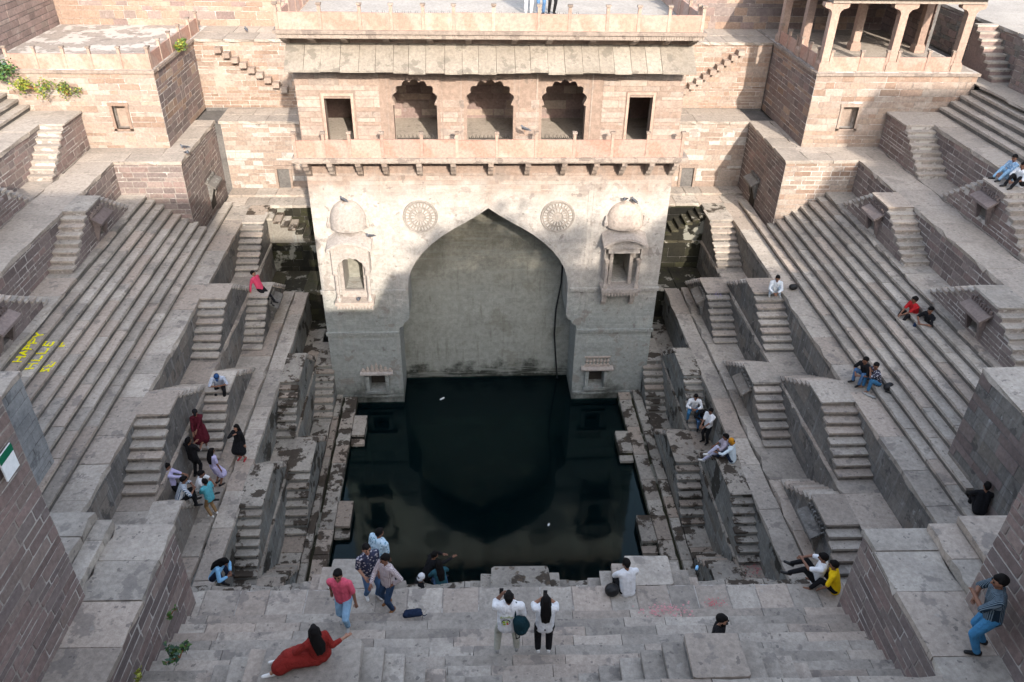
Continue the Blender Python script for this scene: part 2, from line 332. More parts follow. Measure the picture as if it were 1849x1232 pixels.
def side(S, sg, where):
    """one long side of the stepwell: tiers of ledges, retaining walls and the broad flight of steps"""
    x = lambda k: S[k]
    def mass(name, a, b, z0, z1, mat, y0=YN, y1=YF):
        return structure(name, MB().box(a, b, y0, y1, z0, z1), mat)
    e = .004
    # ledges: core + paving slabs
    t0 = mass('water_ledge', x('T0')+sg*.03, x('W1'), -3, T['T0']-.13, M['mossy'], 9.5, FAR['T0'])
    slabs(t0, 'paving_slab', M['tread_wet'], x('T0'), x('g0')-sg*.04, 11, FAR['T0'], T['T0'], .16, lens=(.8, 1.5), joint=.03, jz=.02)
    slabs(t0, 'paving_slab', M['tread_wet'], x('g0')+sg*.05, x('s1o'), 11, FAR['T0'], T['T0']+.06, .2, lens=(.9, 1.7), joint=.03, jz=.02)
    slabs(t0, 'paving_slab', M['tread_wet'], x('s1o')+sg*.02, x('W1')+sg*.1, 11, 31.5, T['T0']+.02, .16, lens=(.7, 1.2), joint=.02, jz=.01)
    t1 = mass('lower_ledge', x('W1')+sg*.02, x('W2'), -3, T['T1']-.1, M['ashlar_low'], 9.5, FAR['T1'])
    slabs(t1, 'paving_slab', M['tread_wet'], x('W1')-sg*.035, x('W2')+sg*.1, 11, FAR['T1'], T['T1'], .12, lens=(.8, 1.5))
    t2 = mass('middle_ledge', x('W2')+sg*.02, x('W3'), -3, T['T2']-.13, M['ashlar_low'], 9.5, FAR['T2'])
    slabs(t2, 'paving_slab', M['tread_wet'] if 0 else M['tread'], x('W2')-sg*.05, x('g2')-sg*.02, 11.5, FAR['T2'], T['T2'], .15, lens=(1.3, 2.6), jz=.008)
    slabs(t2, 'paving_slab', M['tread'], x('g2')+sg*.03, x('W3')+sg*.1, 11.5, FAR['T2'], T['T2']+.05, .2, lens=(1.3, 2.6), jz=.008)
    t3 = mass('upper_ledge', x('W3')+sg*.02, x('W4'), -3, T['T3']-.1, M['ashlar'], 9.5, FAR['T3'])
    slabs(t3, 'paving_slab', M['tread'], x('W3')-sg*.04, x('W4')+sg*.1, 11.5, FAR['T3'], T['T3'], .12, lens=(.9, 1.7))
    # the broad flight
    f = mass('broad_steps', x('W4')+sg*.05, x('W5')+sg*.3, -3, T['T4']-.16, M['ashlar'], 9.5, FAR['T4'])
    nm = 'step_block'
    slabs(f, nm, M['tread'], x('W4')-sg*.06, x('b4')+sg*.12, 10, FAR['T4'], T['T4'], .17, lens=(1.2, 2.3), jz=.006)
    n = 8; tr = (x('T5')-x('b4'))/n; rs = (T['T5']-T['T4'])/(n+1)
    for k in range(n+1):
        a = x('b4')+tr*k; zt = T['T4']+rs*(k+1); last = k == n
        y1 = 32.95 if k else 36.2
        slabs(f, nm, M['tread'], a-sg*.03, a+tr+sg*.06 if not last else x('W5')+sg*.1, 15.5 if k else 12.5, y1, zt, .1, lens=(1.0, 2.4), jz=.008)
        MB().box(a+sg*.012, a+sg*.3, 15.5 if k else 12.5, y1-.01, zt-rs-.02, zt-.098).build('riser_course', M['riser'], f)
    # W5 mass with the T6 walk, then W6 with the upper steps
    t6 = mass('walkway', x('W5')+sg*.02, x('W6')+sg*.3, -3, T['T6']-.14, M['mortar_dark'], 9.5, 34.6)
    m6 = M['tread_top']
    slabs(t6, 'paving_slab', m6, x('W5')-sg*.05, x('s6o')-sg*.02, 14, 34.5, T['T6'], .15, lens=(1.2, 2.4), jz=.006)
    slabs(t6, 'paving_slab', m6, x('s6o'), x('W6')+sg*.1, 14, 34.5, T['T6']+.006, .16, lens=(.9, 1.6), jz=.005)
    f2 = mass('upper_broad_steps', x('W6')+sg*.03, x('W6')+sg*9, -3, T['T7']-.14, M['mortar_dark'], 5, 34.4)
    slabs(f2, nm, m6, x('W6')-sg*.06, x('W6')+sg*1.25, 14, 34.4, T['T7'], .16, lens=(1.4, 2.6), jz=.008)
    rs2 = (T['T8']-T['T7'])/5; tr2 = .39
    for k in range(5):
        a = x('W6')+sg*(1.1+tr2*k); zt = T['T7']+rs2*(k+1)
        slabs(f2, nm, m6, a-sg*.03, a+sg*(tr2+.06) if k < 4 else a+sg*1.7, 16, 34.4, zt, .11, lens=(1.1, 2.4), jz=.01)
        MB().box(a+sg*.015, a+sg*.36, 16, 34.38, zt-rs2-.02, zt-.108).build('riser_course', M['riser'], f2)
    # retaining walls, each a thing with its own stones
    def wall(label, key, z0, z1, mat, bed, y0, y1, **k):
        X = x(key); w = thing('retaining_wall', label, 'wall', (X, (y0+y1)/2, z0), 'retaining walls of the stepwell')
        MB().box(X+sg*.0, X+sg*.12, y0, y1, z0, z1-.12).build('mortar_bed', bed, w)
        bricks(w, 'y', X, -sg, y0, y1, z0, z1-.13, mat, **k)
        return w
    kw = dict(ch=.36, lens=(.7, 1.6), joint=.016, proud=.014)
    wall('low damp grey wall right behind the water ledge on the %s' % where, 'W1', T['T0'], T['T1'], M['ashlar_low'], M['mortar_dark'], 12.5, FAR['T1']-.05, **kw)
    wall('grey wall between the two lowest ledges on the %s' % where, 'W2', T['T1'], T['T2'], M['ashlar_low'], M['mortar_dark'], 12.5, FAR['T2']-.05, **kw)
    wall('grey streaked wall behind the guttered middle ledge on the %s' % where, 'W3', T['T2'], T['T3'], M['ashlar'], M['mortar_dark'], 12.5, FAR['T3']-.05, **kw)
    wall('grey wall directly under the broad flight of steps on the %s' % where, 'W4', T['T3'], T['T4'], M['ashlar'], M['mortar_dark'], 12.5, FAR['T4']-.05, **kw)
    wall('purple-brown block wall with pale joints above the broad flight of steps on the %s' % where, 'W5', T['T5'], T['T6'], M['purple'], M['mortar'], 16.5, 32.9,
         ch=.215, lens=(.4, .85), joint=.042, proud=.009, mats=[M['purple'], M['purple'], M['rust']])
    wall('brown block wall with pale joints above the upper walkway on the %s' % where, 'W6', T['T6'], T['T7'], M['rust'], M['mortar'], 15.5, 34.4,
         ch=.22, lens=(.4, .9), joint=.042, proud=.009, mats=[M['rust'], M['purple']])
side(SL, -1, 'left'); side(SR, 1, 'right')

# ---------------------------------------------------------------- the twin stairs that lean against the walls
def hood(root, axis_sg, xo, yc, zc, mat, w=1.15, lean=0.0):
    """stone canopy over a small niche: sloping slab on two leaning jambs. axis_sg = outward direction in x"""
    s = axis_sg; h = MB()
    t = .09
    h.hexa([(xo-s*.04, yc-w/2, zc), (xo-s*.04, yc+w/2, zc), (xo+s*.42, yc+w/2+.03, zc-.27), (xo+s*.42, yc-w/2-.03, zc-.27),
            (xo-s*.04, yc-w/2, zc+t), (xo-s*.04, yc+w/2, zc+t), (xo+s*.42, yc+w/2+.03, zc-.27+t), (xo+s*.42, yc-w/2-.03, zc-.27+t)])
    hd = h.build('niche_hood', mat, root)
    c = MB()
    for k in range(9):
        y = yc-w/2+.06+(w-.12)*k/8
        c.box(xo+s*.06, xo+s*.13, y-.035, y+.035, zc+.04, zc+.16+(.05 if k % 2 else 0))
    c.build('hood_crest', mat, hd)
    for q in (-1, 1):
        y = yc+q*(w/2-.22); j = MB()
        j.hexa([(xo-s*.02, y-.06, zc-.95), (xo-s*.02, y+.06, zc-.95), (xo+s*.07, y+.06, zc-.95), (xo+s*.07, y-.06, zc-.95),
                (xo-s*.02, y-.06, zc+.0), (xo-s*.02, y+.06, zc+.0), (xo+s*.3, y+.06, zc-.2), (xo+s*.3, y-.06, zc-.2)])
        j.build('niche_jamb', mat, root)
NTH = ['nearest the arched building', 'second from the arched building', 'third from the arched building']
def twin_stair(sg, xw, xo, yn, ln, n, tr, z0, z1, label, mat, bed, top, niche=False, back=True, front=True, brick=None, far_end=None, group=None, crest=True):
    """front flight drops towards the camera from y=yn, landing ln deep, back flight drops away; body sits on ledge z0 against wall xw"""
    rs = (z1-z0)/n; w = abs(xw-xo); ya, yb = yn, yn+ln
    r = thing('wall_stair', label, 'staircase', ((xw+xo)/2, yn+ln/2, z0), group or 'twin stairs along the stepwell walls')
    b = base_of(r); body = MB(); xa = xo+sg*.03; cols = []; th = .075
    for k in range(1, n):
        h = z0+rs*(n-k)
        if front: cols.append((ya-tr*k, ya-tr*(k-1), h))
        if back: cols.append((yb+tr*(k-1), yb+tr*k, h))
    for y0, y1, h in cols: body.box(xa, xw, y0, y1, z0, h-th)
    if niche:
        yc = (ya+yb)/2; nw = .34; nz = z1-.62; nb = z1-1.32 if z1-1.32 > z0+.05 else z0+.05
        body.box(xa, xw, ya, yc-nw, z0, z1-th).box(xa, xw, yc+nw, yb, z0, z1-th).box(xa, xw, yc-nw, yc+nw, nz, z1-th)
        body.box(xa+sg*.45, xw, yc-nw, yc+nw, z0, nz).box(xa, xa+sg*.45, yc-nw, yc+nw, z0, nb)
        hood(r, -sg, xa, yc, nz+.2, M['ashlar'] if brick is None else M['purple'])
    else: body.box(xa, xw, ya, yb, z0, z1-th)
    body.build('masonry_body', bed, r)
    piece(r, 'landing_slab', top, ((xo+xw)/2-sg*.02, (ya+yb)/2, z1-th/2), (w+.06, ln+.05, th), base=b)
    for y0, y1, h in cols:
        piece(r, 'step', top, ((xo+xw)/2-sg*.01, (y0+y1)/2+(-.012 if y1 <= ya+.01 else .012), h-th/2-.0), (w+.02+RND.uniform(-.02, .03), abs(y1-y0)+.035, th), base=b, rot=(RND.uniform(-.015, .015), RND.uniform(-.012, .012), RND.uniform(-.012, .012)))
    # stones of the outer face, stepped with the flights
    def ext(za, zb):
        k = 0
        lim = zb+th*.6
        kk = max(0, math.ceil((lim-z0)/rs))      # lowest column that still covers this course
        f = max(0, n-kk)
        a = ya-tr*f if front else ya; e = yb+tr*f if back else yb
        if far_end: e = far_end
        if niche:
            yc = (ya+yb)/2
            if za < z1-.60 and zb > z1-1.36: return [(a+.01, yc-.36), (yc+.36, e-.01)]
        return [(a+.01, e-.01)] if e-a > .2 else []
    bm = brick or mat
    bricks(r, 'y', xa, -sg, ya-tr*n, yb+tr*n, z0, z1-th-.02, bm, ch=.21 if brick else .3, lens=(.4, .85) if brick else (.6, 1.3), joint=.042 if brick else .016,
           proud=.011 if brick else .012, ext=ext, depth=.07, name='stone_block', limit=150)
    if front:      # stones of the narrow end under the last step and inside the risers are the steps themselves
        pass
    return r
def rowlabel(where, row, i): return '%s-hand stone stair in the %s, %s' % (where, row, NTH[i])
G = {1: 'lowest row of wall stairs', 2: 'second row of wall stairs', 3: 'third row of wall stairs', 4: 'row of wall stairs under the broad steps', 5: 'row of wall stairs above the broad steps', 6: 'top row of wall stairs'}
for S, sg, wh in ((SL, -1, 'left'), (SR, 1, 'right')):
    for i, yn in enumerate((29.2, 22.4, 15.5)):
        twin_stair(sg, S['W1'], S['s1o'], yn, 1.85, 8, .257, T['T0'], T['T1'], rowlabel(wh, 'lowest damp row', i), M['ashlar_low'], M['ashlar_low'], M['tread_wet'], group=G[1], back=i > 0)
    for i, yn in enumerate((25.87, 19.0, 12.9)):
        twin_stair(sg, S['W2'], S['W1']+sg*.02, yn, 1.95, 8, .245, T['T1'], T['T2'], rowlabel(wh, 'second row up', i), M['ashlar_low'], M['ashlar_low'], M['tread_wet'], group=G[2], front=i < 2)
    for i, yn in enumerate((30.05, 23.25, 16.1)):
        if i == 2 and sg < 0: continue
        twin_stair(sg, S['W3'], S['s3o'], yn, 1.25, 8, .295, T['T2'], T['T3'], rowlabel(wh, 'row behind the guttered ledge', i), M['ashlar'], M['ashlar'], M['tread'], niche=(sg > 0 or i == 0), group=G[3])
    for i, yn in enumerate((34.35, 27.35, 20.1)):
        twin_stair(sg, S['W4'], S['W3']+sg*.02, yn, 1.15, 8, .305, T['T3'], T['T4'], rowlabel(wh, 'row under the broad steps', i), M['ashlar'], M['ashlar'], M['tread'], back=i > 0, group=G[4])
    for i, yn in enumerate((27.75, 20.13)):
        twin_stair(sg, S['W5'], S['s5o'], yn, 1.4, 8, .30, T['T5'], T['T6'], rowlabel(wh, 'brown-block row above the broad steps', i), M['purple'], M['mortar'], M['tread'], niche=True, brick=M['purple'], group=G[5])
    twin_stair(sg, S['W6'], S['s6o'], 32.6, 1.85, 8, .285, T['T6'], T['T7'], 'top row stair of brown blocks set against the %s pavilion base' % wh, M['rust'], M['mortar'], M['tread_top'], back=False, brick=M['rust'], group=G[6])
    twin_stair(sg, S['W6'], S['s6o'], 25.15, 1.4, 8, .29, T['T6'], T['T7'], 'top row stair on the upper walkway, second from the arched building, %s side' % wh, M['rust'], M['mortar'], M['tread_top'], niche=True, brick=M['rust'], group=G[6])
# the broken third-row stair at the near left: landing, tumbled slabs
r = thing('ruined_stair', 'ruined stair with toppled slabs beside the near left pier', 'staircase', (-9.1, 16.6, T['T2']))
MB().prism([(19.0, T['T2']), (18.7, T['T2']+.35), (18.1, T['T2']+.8), (17.6, T['T3']-.1), (16.2, T['T3']-.1), (16.0, 4.6), (15.6, T['T2'])], 'x', -9.6, -8.85).build('masonry_body', M['ashlar'], r)
piece(r, 'landing_slab', M['tread'], (-9.2, 17.0, T['T3']-.05), (.86, 1.5, .1))
for k in range(5): piece(r, 'step', M['tread'], (-9.2, 17.85+.24*k, T['T3']-.27-.22*k), (.8, .28, .12))
for i in range(7):
    piece(r, 'toppled_slab', M['ashlar_low'], (-8.6+RND.uniform(-.5, .5), 15.2+RND.uniform(-1.3, 1.0), T['T2']+.12+.1*i*.5), (RND.uniform(.25, .4), RND.uniform(.6, 1.3), .16),
          rot=(RND.uniform(-.5, .5), RND.uniform(-.6, .2), RND.uniform(-.4, .4)))
# short stairs down into the water
for S, sg, wh, ys in ((SL, -1, 'left', (26.3, 21.05)), (SR, 1, 'right', (24.9, 19.9))):
    for i, yn in enumerate(ys):
        r = thing('water_stair', 'short stone steps going down into the water on the %s, %s' % (wh, ('nearer the arched building', 'nearer the camera')[i]), 'steps', (S['T0']-sg*.35, yn, -.5), 'stairs that go under the water')
        xa, xb = S['T0']-sg*.56, S['T0']-sg*.02
        mb = MB()
        for k in range(5): mb.box(xa, xb, yn-.32*k, yn-.32*(k-1) if k else yn+1.3, -3, .42-.26*k-.13)
        mb.build('masonry_body', M['mossy'], r)
        piece(r, 'landing_slab', M['tread_wet'], ((xa+xb)/2, yn+.65, .38), (.56, 1.3, .13))
        for k in range(1, 5): piece(r, 'step', M['tread_wet'], ((xa+xb)/2, yn-.32*k+.16, .38-.26*k), (.56, .36, .13))

# ---------------------------------------------------------------- far end of the pit behind the arched building
def xwall(label, y, x0, x1, z0, z1, mat, bed, kind='retaining_wall', ext=None, **k):
    w = thing(kind, label, 'wall', ((x0+x1)/2, y, z0), 'retaining walls of the stepwell')
    MB().box(x0, x1, y+.004, y+.14, z0, z1).build('mortar_bed', bed, w)
    bricks(w, 'x', y, -1, x0, x1, z0, z1, mat, ext=ext, **k); return w
for sg, a, b, wh in ((-1, -10.7, -6.0, 'left'), (1, 7.9, 12.9, 'right')):
    e = .0
    o = structure('far_ledge', MB().box(a, b, FAR['T4']+.03, 38.3, -3, T['T4']-.13).box(a, b, FAR['T3']+.03, FAR['T4']+.02, -3, T['T3']-.1).box(a, b, FAR['T2'], FAR['T3']+.02, -3, T['T2']-.1)
                  .box(a, b, FAR['T1'], FAR['T2'], -3, T['T1']-.1).box(a, b, FAR['T0'], FAR['T1'], -3, T['T0']-.05), M['mossy'])
    slabs(o, 'paving_slab', M['tread'], a-1.2 if sg < 0 else a, b if sg < 0 else b+1.2, FAR['T4']-.05, 37.3, T['T4']+.004, .15, along='x', lens=(.8, 1.5))
    slabs(o, 'paving_slab', M['tread'], a-1.2 if sg < 0 else a, b if sg < 0 else b+1.2, 37.3, 38.3, T['T4']+.11, .2, along='x', lens=(.8, 1.5))
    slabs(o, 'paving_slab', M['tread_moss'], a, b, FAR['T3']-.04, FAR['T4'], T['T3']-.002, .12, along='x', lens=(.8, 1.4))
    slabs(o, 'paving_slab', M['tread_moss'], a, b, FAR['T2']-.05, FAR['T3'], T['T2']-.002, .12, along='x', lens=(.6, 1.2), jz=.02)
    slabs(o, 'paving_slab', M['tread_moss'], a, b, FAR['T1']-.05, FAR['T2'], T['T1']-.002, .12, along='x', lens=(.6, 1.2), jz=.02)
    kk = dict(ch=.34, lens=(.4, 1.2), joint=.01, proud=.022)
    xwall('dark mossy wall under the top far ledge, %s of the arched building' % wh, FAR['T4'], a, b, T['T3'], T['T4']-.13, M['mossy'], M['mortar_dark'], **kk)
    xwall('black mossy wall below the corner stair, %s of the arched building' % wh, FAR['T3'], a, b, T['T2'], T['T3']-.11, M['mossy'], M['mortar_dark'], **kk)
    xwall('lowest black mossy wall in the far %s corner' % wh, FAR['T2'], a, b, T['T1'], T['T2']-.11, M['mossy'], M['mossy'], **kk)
    # corner stair along the far wall, zigzag seen side-on
    r = thing('corner_stair', 'dark mossy zigzag stair in the far %s corner beside the arched building' % wh, 'staircase', (a if sg < 0 else b, 35.7, T['T3']))
    x0 = SL['W3']-.1 if sg < 0 else SR['W3']+.1
    n = 8; tr = .33; rs = (T['T4']-T['T3'])/n
    mb = MB()
    xs = SL['W4'] if sg < 0 else SR['W4']
    mb.box(xs, x0, FAR['T3']+.06, FAR['T4'], T['T3'], T['T4']-.1)
    piece(r, 'landing_slab', M['tread_wet'], ((xs+x0)/2, (FAR['T3']+FAR['T4'])/2, T['T4']-.05), (abs(xs-x0)+.05, 1.16, .1))
    for k in range(1, n):
        xa = x0-sg*tr*(k-1); xb = x0-sg*tr*k
        mb.box(xa, xb, FAR['T3']+.06, FAR['T4'], T['T3'], T['T4']-rs*k-.1)
        piece(r, 'step', M['tread_wet'] if k < 5 and sg < 0 else M['tread_moss'], ((xa+xb)/2, (FAR['T3']+FAR['T4'])/2, T['T4']-rs*k-.05), (tr+.03, 1.16, .1))
    mb.build('masonry_body', M['ashlar_low'] if sg < 0 else M['mossy'], r)

# ---------------------------------------------------------------- back walls beside the arched building
def niche_ext(nx0, nx1, nz0, nz1, a, b):
    def ext(za, zb): return [(a, nx0), (nx1, b)] if zb > nz0 and za < nz1 else [(a, b)]
    return ext
for wh, a, b, nx, m1, m2 in (('left', -11.9, -6.15, (-9.55, -8.95), 'tan', 'orange'), ('right', 8.0, 14.04, (10.95, 11.6), 'tan', 'orange')):
    w = thing('back_wall', 'sunlit pale wall with a small blocked doorway, %s of the arched building' % wh, 'wall', ((a+b)/2, 38.2, T['T4']), 'sunlit back walls')
    z0, z1 = T['T4']+.1, T['T6']-.14
    mb = MB().box(a, nx[0], 38.2, 38.45, z0, z1).box(nx[1], b, 38.2, 38.45, z0, z1).box(nx[0], nx[1], 38.2, 38.45, 7.75, z1).box(nx[0], nx[1], 38.42, 38.5, z0, 7.75)
    mb.build('mortar_bed', M['mortar'], w)
    bricks(w, 'x', 38.2, -1, a, b, z0, z1, M['tan'], ch=.21, lens=(.4, .95), joint=.02, proud=.009, ext=niche_ext(nx[0]-.1, nx[1]+.1, 6.7, 7.85, a, b), mats=[M['tan'], M['tan'], M['facade']])
    fr = MB().box(nx[0]-.12, nx[0], 38.13, 38.3, z0, 7.8).box(nx[1], nx[1]+.12, 38.13, 38.3, z0, 7.8).box(nx[0]-.16, nx[1]+.16, 38.1, 38.3, 7.8, 7.95)
    fr.build('niche_frame', M['tan'], w)
    o = structure('back_walkway', MB().box(a-3, b+3 if wh == 'right' else b, 38.24, 43.2, 4, T['T6']-.14), M['mortar_dark'])
    slabs(o, 'paving_slab', M['tread_top'], a-.1, b+.1, 38.12, 39.2, T['T6'], .15, along='x', lens=(.9, 1.7))
    slabs(o, 'paving_slab', M['tread_top'], a-.1, b+.1, 39.2, 40.25, T['T6']+.004, .15, along='x', lens=(.9, 1.7))
    # upper back wall with the wall-mounted flight of projecting treads
    w = thing('back_wall', 'upper sunlit brown wall with projecting treads climbing it, %s of the arched building' % wh, 'wall', ((a+b)/2, 40.2, T['T6']), 'sunlit back walls')
    z0, z1 = T['T6']+.02, 13.42
    MB().box(a-1.2, b+1.2, 40.2, 40.5, z0, z1).build('mortar_bed', M['mortar'], w)
    bricks(w, 'x', 40.2, -1, a-1.2, b+1.2, z0, z1, M['orange'], ch=.21, lens=(.4, .95), joint=.022, proud=.009, mats=[M['orange'], M['tan']])
    sg = 1 if wh == 'right' else -1
    for k in range(9):
        xc = (13.6 if sg > 0 else -11.8)-sg*.32*k; zc = 13.2-.235*k
        if wh == 'left': xc = -11.9+.36*k
        mb = MB().prism([(xc-.16, zc-.24), (xc+.16, zc-.24), (xc+.16, zc), (xc-.16, zc)], 'y', 39.78, 40.2)
        mb.build('projecting_tread', M['tan'], w)
    o = structure('upper_walkway', MB().box(a-1.2, b+1.2, 40.24, 43.2, 10, 13.42), M['mortar_dark'])
    slabs(o, 'paving_slab', M['tread_top'], a-1.2, b+1.2, 40.1, 41.6, 13.53, .13, along='x', lens=(.9, 1.7))
    slabs(o, 'paving_slab', M['tread_top'], a-1.2, b+1.2, 41.6, 43.1, 13.534, .13, along='x', lens=(.9, 1.7))
xwall('tall orange-brown block wall behind the left terrace', 43.0, -20.8, -6.05, 13.5, 18.5, M['orange'], M['mortar'], kind='back_wall', ch=.28, lens=(.5, 1.1), joint=.02, proud=.016, mats=[M['orange'], M['rust'], M['orange']])
xwall('tall brown block wall behind the right pavilion', 43.2, 7.9, 24.6, 13.5, 16.8, M['orange'], M['mortar'], kind='back_wall', ch=.3, lens=(.5, 1.1), joint=.02, proud=.016, mats=[M['orange'], M['rust'], M['purple']])
# ---------------------------------------------------------------- lower corner blocks (T4..T6) and pavilion bases (T6..T8+)
def ywall(label, x, y0, y1, z0, z1, sg, mat, bed, cat='wall', nm='block_wall', ext=None, **k):
    w = thing(nm, label, cat, (x, (y0+y1)/2, z0))
    MB().box(x-sg*.004, x-sg*.14, y0, y1, z0, z1).build('mortar_bed', bed, w)
    bricks(w, 'y', x, sg, y0, y1, z0, z1, mat, ext=ext, **k); return w
KB = dict(ch=.215, lens=(.4, .85), joint=.042, proud=.009)
for wh, sg, xc, xe, y0 in (('left', -1, -12.2, -15.1, 32.8), ('right', 1, 14.05, 17.45, 32.8)):
    z0, z1 = T['T4']-.3, T['T6']-.13
    b = thing('corner_block', 'corner block of %s blocks that carries the walkway below the %s pavilion' % ('purple-brown' if wh == 'left' else 'pale sunlit', wh), 'wall', (xc, y0, z0), 'corner blocks under the pavilions')
    MB().box(xc, xe+sg*3, y0+.004, 38.2, z0, z1).build('mortar_bed', M['mortar'], b)
    bricks(b, 'x', y0, -1, min(xc, xe), max(xc, xe), z0, z1, M['purple'], mats=[M['purple'], M['rust']] if wh == 'left' else [M['tan'], M['tan'], M['orange']], limit=170, **KB)
    ny = 35.9
    bricks(b, 'y', xc, -sg, y0, 38.2, z0, z1, M['purple'], limit=130, ext=lambda za, zb: [(32.8, ny-.4), (ny+.4, 38.2)] if zb > 6.7 and za < 8.0 else [(32.8, 38.2)], mats=[M['purple'], M['rust']], **KB)
    MB().box(xc-sg*.02, xc+sg*.01, ny-.36, ny+.36, 6.75, 7.95).build('niche_shade_panel', M['dark'], b)  # flat dark panel painted as the niche's shade, nothing is cut in
    hood(b, -sg, xc, ny, 8.15, M['ashlar'], w=1.2)
    o = structure('corner_walkway', MB().box(xc+sg*.05, xe+sg*6, y0+.05, 38.25, 4, z1), M['mortar_dark'])
    m6 = M['tread_top']
    for q in range(2):
        xa = xc-sg*.06 if q == 0 else xc+sg*1.0
        slabs(o, 'paving_slab', m6, xa, xc+sg*1.0 if q == 0 else xe+sg*.05, y0-.06 if q == 0 else y0+.95, 38.3, T['T6'], .15, lens=(1.1, 1.9), jz=.004)
    slabs(o, 'paving_slab', m6, xc+sg*.98, xe+sg*1.3, y0-.06, y0+.97, T['T6']+.004, .15, along='x', lens=(1.1, 1.9), jz=.004)
# pavilion bases
def win_ext(x0, x1, z0, z1, a, b):
    return lambda za, zb: [(a, x0), (x1, b)] if zb > z0 and za < z1 else [(a, b)]
def pav_base(wh, sg, xc, xe, yf, ztop, wx, mats, lbl):
    z0 = T['T6']-.02
    b = thing('terrace_block', lbl, 'wall', (xc, yf, z0))
    lo, hi = min(xc, xe), max(xc, xe)
    wz = (11.05, 12.05); n = .4
    m = MB().box(lo, wx[0], yf+.004, 43, z0, ztop).box(wx[1], hi, yf+.004, 43, z0, ztop).box(wx[0], wx[1], yf+.004, 43, z0, wz[0]).box(wx[0], wx[1], yf+.004, 43, wz[1], ztop).box(wx[0], wx[1], yf+n, 43, wz[0], wz[1])
    m.build('masonry_core', M['mortar'], b)
    MB().box(wx[0], wx[1], yf+n-.02, yf+n-.004, wz[0], wz[1]).build('window_back', M['tan'], b)
    bricks(b, 'x', yf, -1, lo, hi, z0, ztop-.14, mats[0], ext=win_ext(wx[0]-.14, wx[1]+.14, wz[0]-.1, wz[1]+.16, lo, hi), mats=mats, limit=185, ch=.215, lens=(.45, .95), joint=.022, proud=.011)
    bricks(b, 'y', xc, -sg, yf, 40.25, z0, ztop-.14, mats[0], mats=[M['rust'], M['purple'], M['orange']], limit=115, ch=.25, lens=(.45, .95), joint=.036, proud=.009)  # blocks toned for the shaded side; light and shade put into the colour
    f = MB().box(wx[0]-.12, wx[0], yf-.05, yf+.1, wz[0]-.08, wz[1]).box(wx[1], wx[1]+.12, yf-.05, yf+.1, wz[0]-.08, wz[1]).box(wx[0]-.16, wx[1]+.16, yf-.07, yf+.1, wz[1], wz[1]+.13).box(wx[0]-.12, wx[1]+.12, yf-.05, yf+.12, wz[0]-.1, wz[0]-.0)
    f.build('window_frame', mats[1], b)
    # ledge course
    MB().box(lo-.06, hi+.06, yf-.09, yf+.4, ztop-.14, ztop-.02).box(xc-.09, xc+.09, yf+.401, 43, ztop-.14, ztop-.02).build('ledge_course', M['pinkgrey'], b)
    return b
bl = pav_base('left', -1, -13.1, -20.4, 34.45, 13.55, (-15.15, -14.6), [M['tan'], M['orange'], M['tan']], 'sunlit base wall of the left terrace with one small square window')
br = pav_base('right', 1, 15.3, 22.6, 34.5, 13.55, (16.85, 17.55), [M['orange'], M['tan'], M['tan']], 'tan base wall under the pillared pavilion with one small square window')
def parapet(name, label, pts, posts, z0, ph, post_h, mat, thick=.07, cap=True, group=None):
    """low stone railing: upright posts with panels slotted between them; posts = list of (x,y) in order"""
    r = thing(name, label, 'parapet', (posts[0][0], posts[0][1], z0), group)
    pm = MB(); cm = None
    for i, (x, y) in enumerate(posts):
        m = MB().box(x-.055, x+.055, y-.055, y+.055, z0, z0+post_h-.1)
        m.build('post', M['column'], r)
        c = MB().box(x-.05, x+.05, y-.05, y+.05, z0+post_h-.1, z0+post_h-.07).box(x-.085, x+.085, y-.085, y+.085, z0+post_h-.07, z0+post_h)
        c.build('post_cap', M['pinkgrey'], r)
    for (xa, ya), (xb, yb) in zip(posts, posts[1:]):
        d = Vector((xb-xa, yb-ya, 0)); L = d.length; d.normalize(); n = Vector((-d.y, d.x, 0))*thick/2
        a = Vector((xa, ya, 0))+d*.06; e = Vector((xb, yb, 0))-d*.06
        dz = RND.uniform(-.02, .02)
        q = [a-n, e-n, e+n, a+n]
        MB().hexa([(p.x, p.y, z0) for p in q]+[(p.x, p.y, z0+ph+dz) for p in q]).build('panel', mat, r)
    return r
lp = [(-18.9, 34.55), (-17.75, 34.55), (-16.6, 34.55), (-15.55, 34.55), (-14.35, 34.55), (-13.2, 34.55)]
parapet('terrace_parapet', 'orange sandstone railing along the front of the left terrace', None, lp, 13.55, .62, .92, M['pink'])
parapet('terrace_parapet', 'orange sandstone railing along the side of the left terrace, with a plant on it', None, [(-13.2, 34.7), (-13.2, 36.0), (-13.2, 37.4), (-13.2, 38.8), (-13.2, 40.3), (-13.2, 41.6)], 13.55, .62, .92, M['pink'])
tf = structure('terrace_floor', MB().box(-20.4, -13.2, 34.6, 43.0, 13.4, 13.535), M['terrace'])
wl = ywall('shaded brown block wall along the far left of the terrace', -20.4, 34.5, 43.0, 13.1, 18, 1, M['rust'], M['mortar_dark'], nm='terrace_wall', ch=.27, lens=(.5, 1.0), joint=.025, proud=.018)

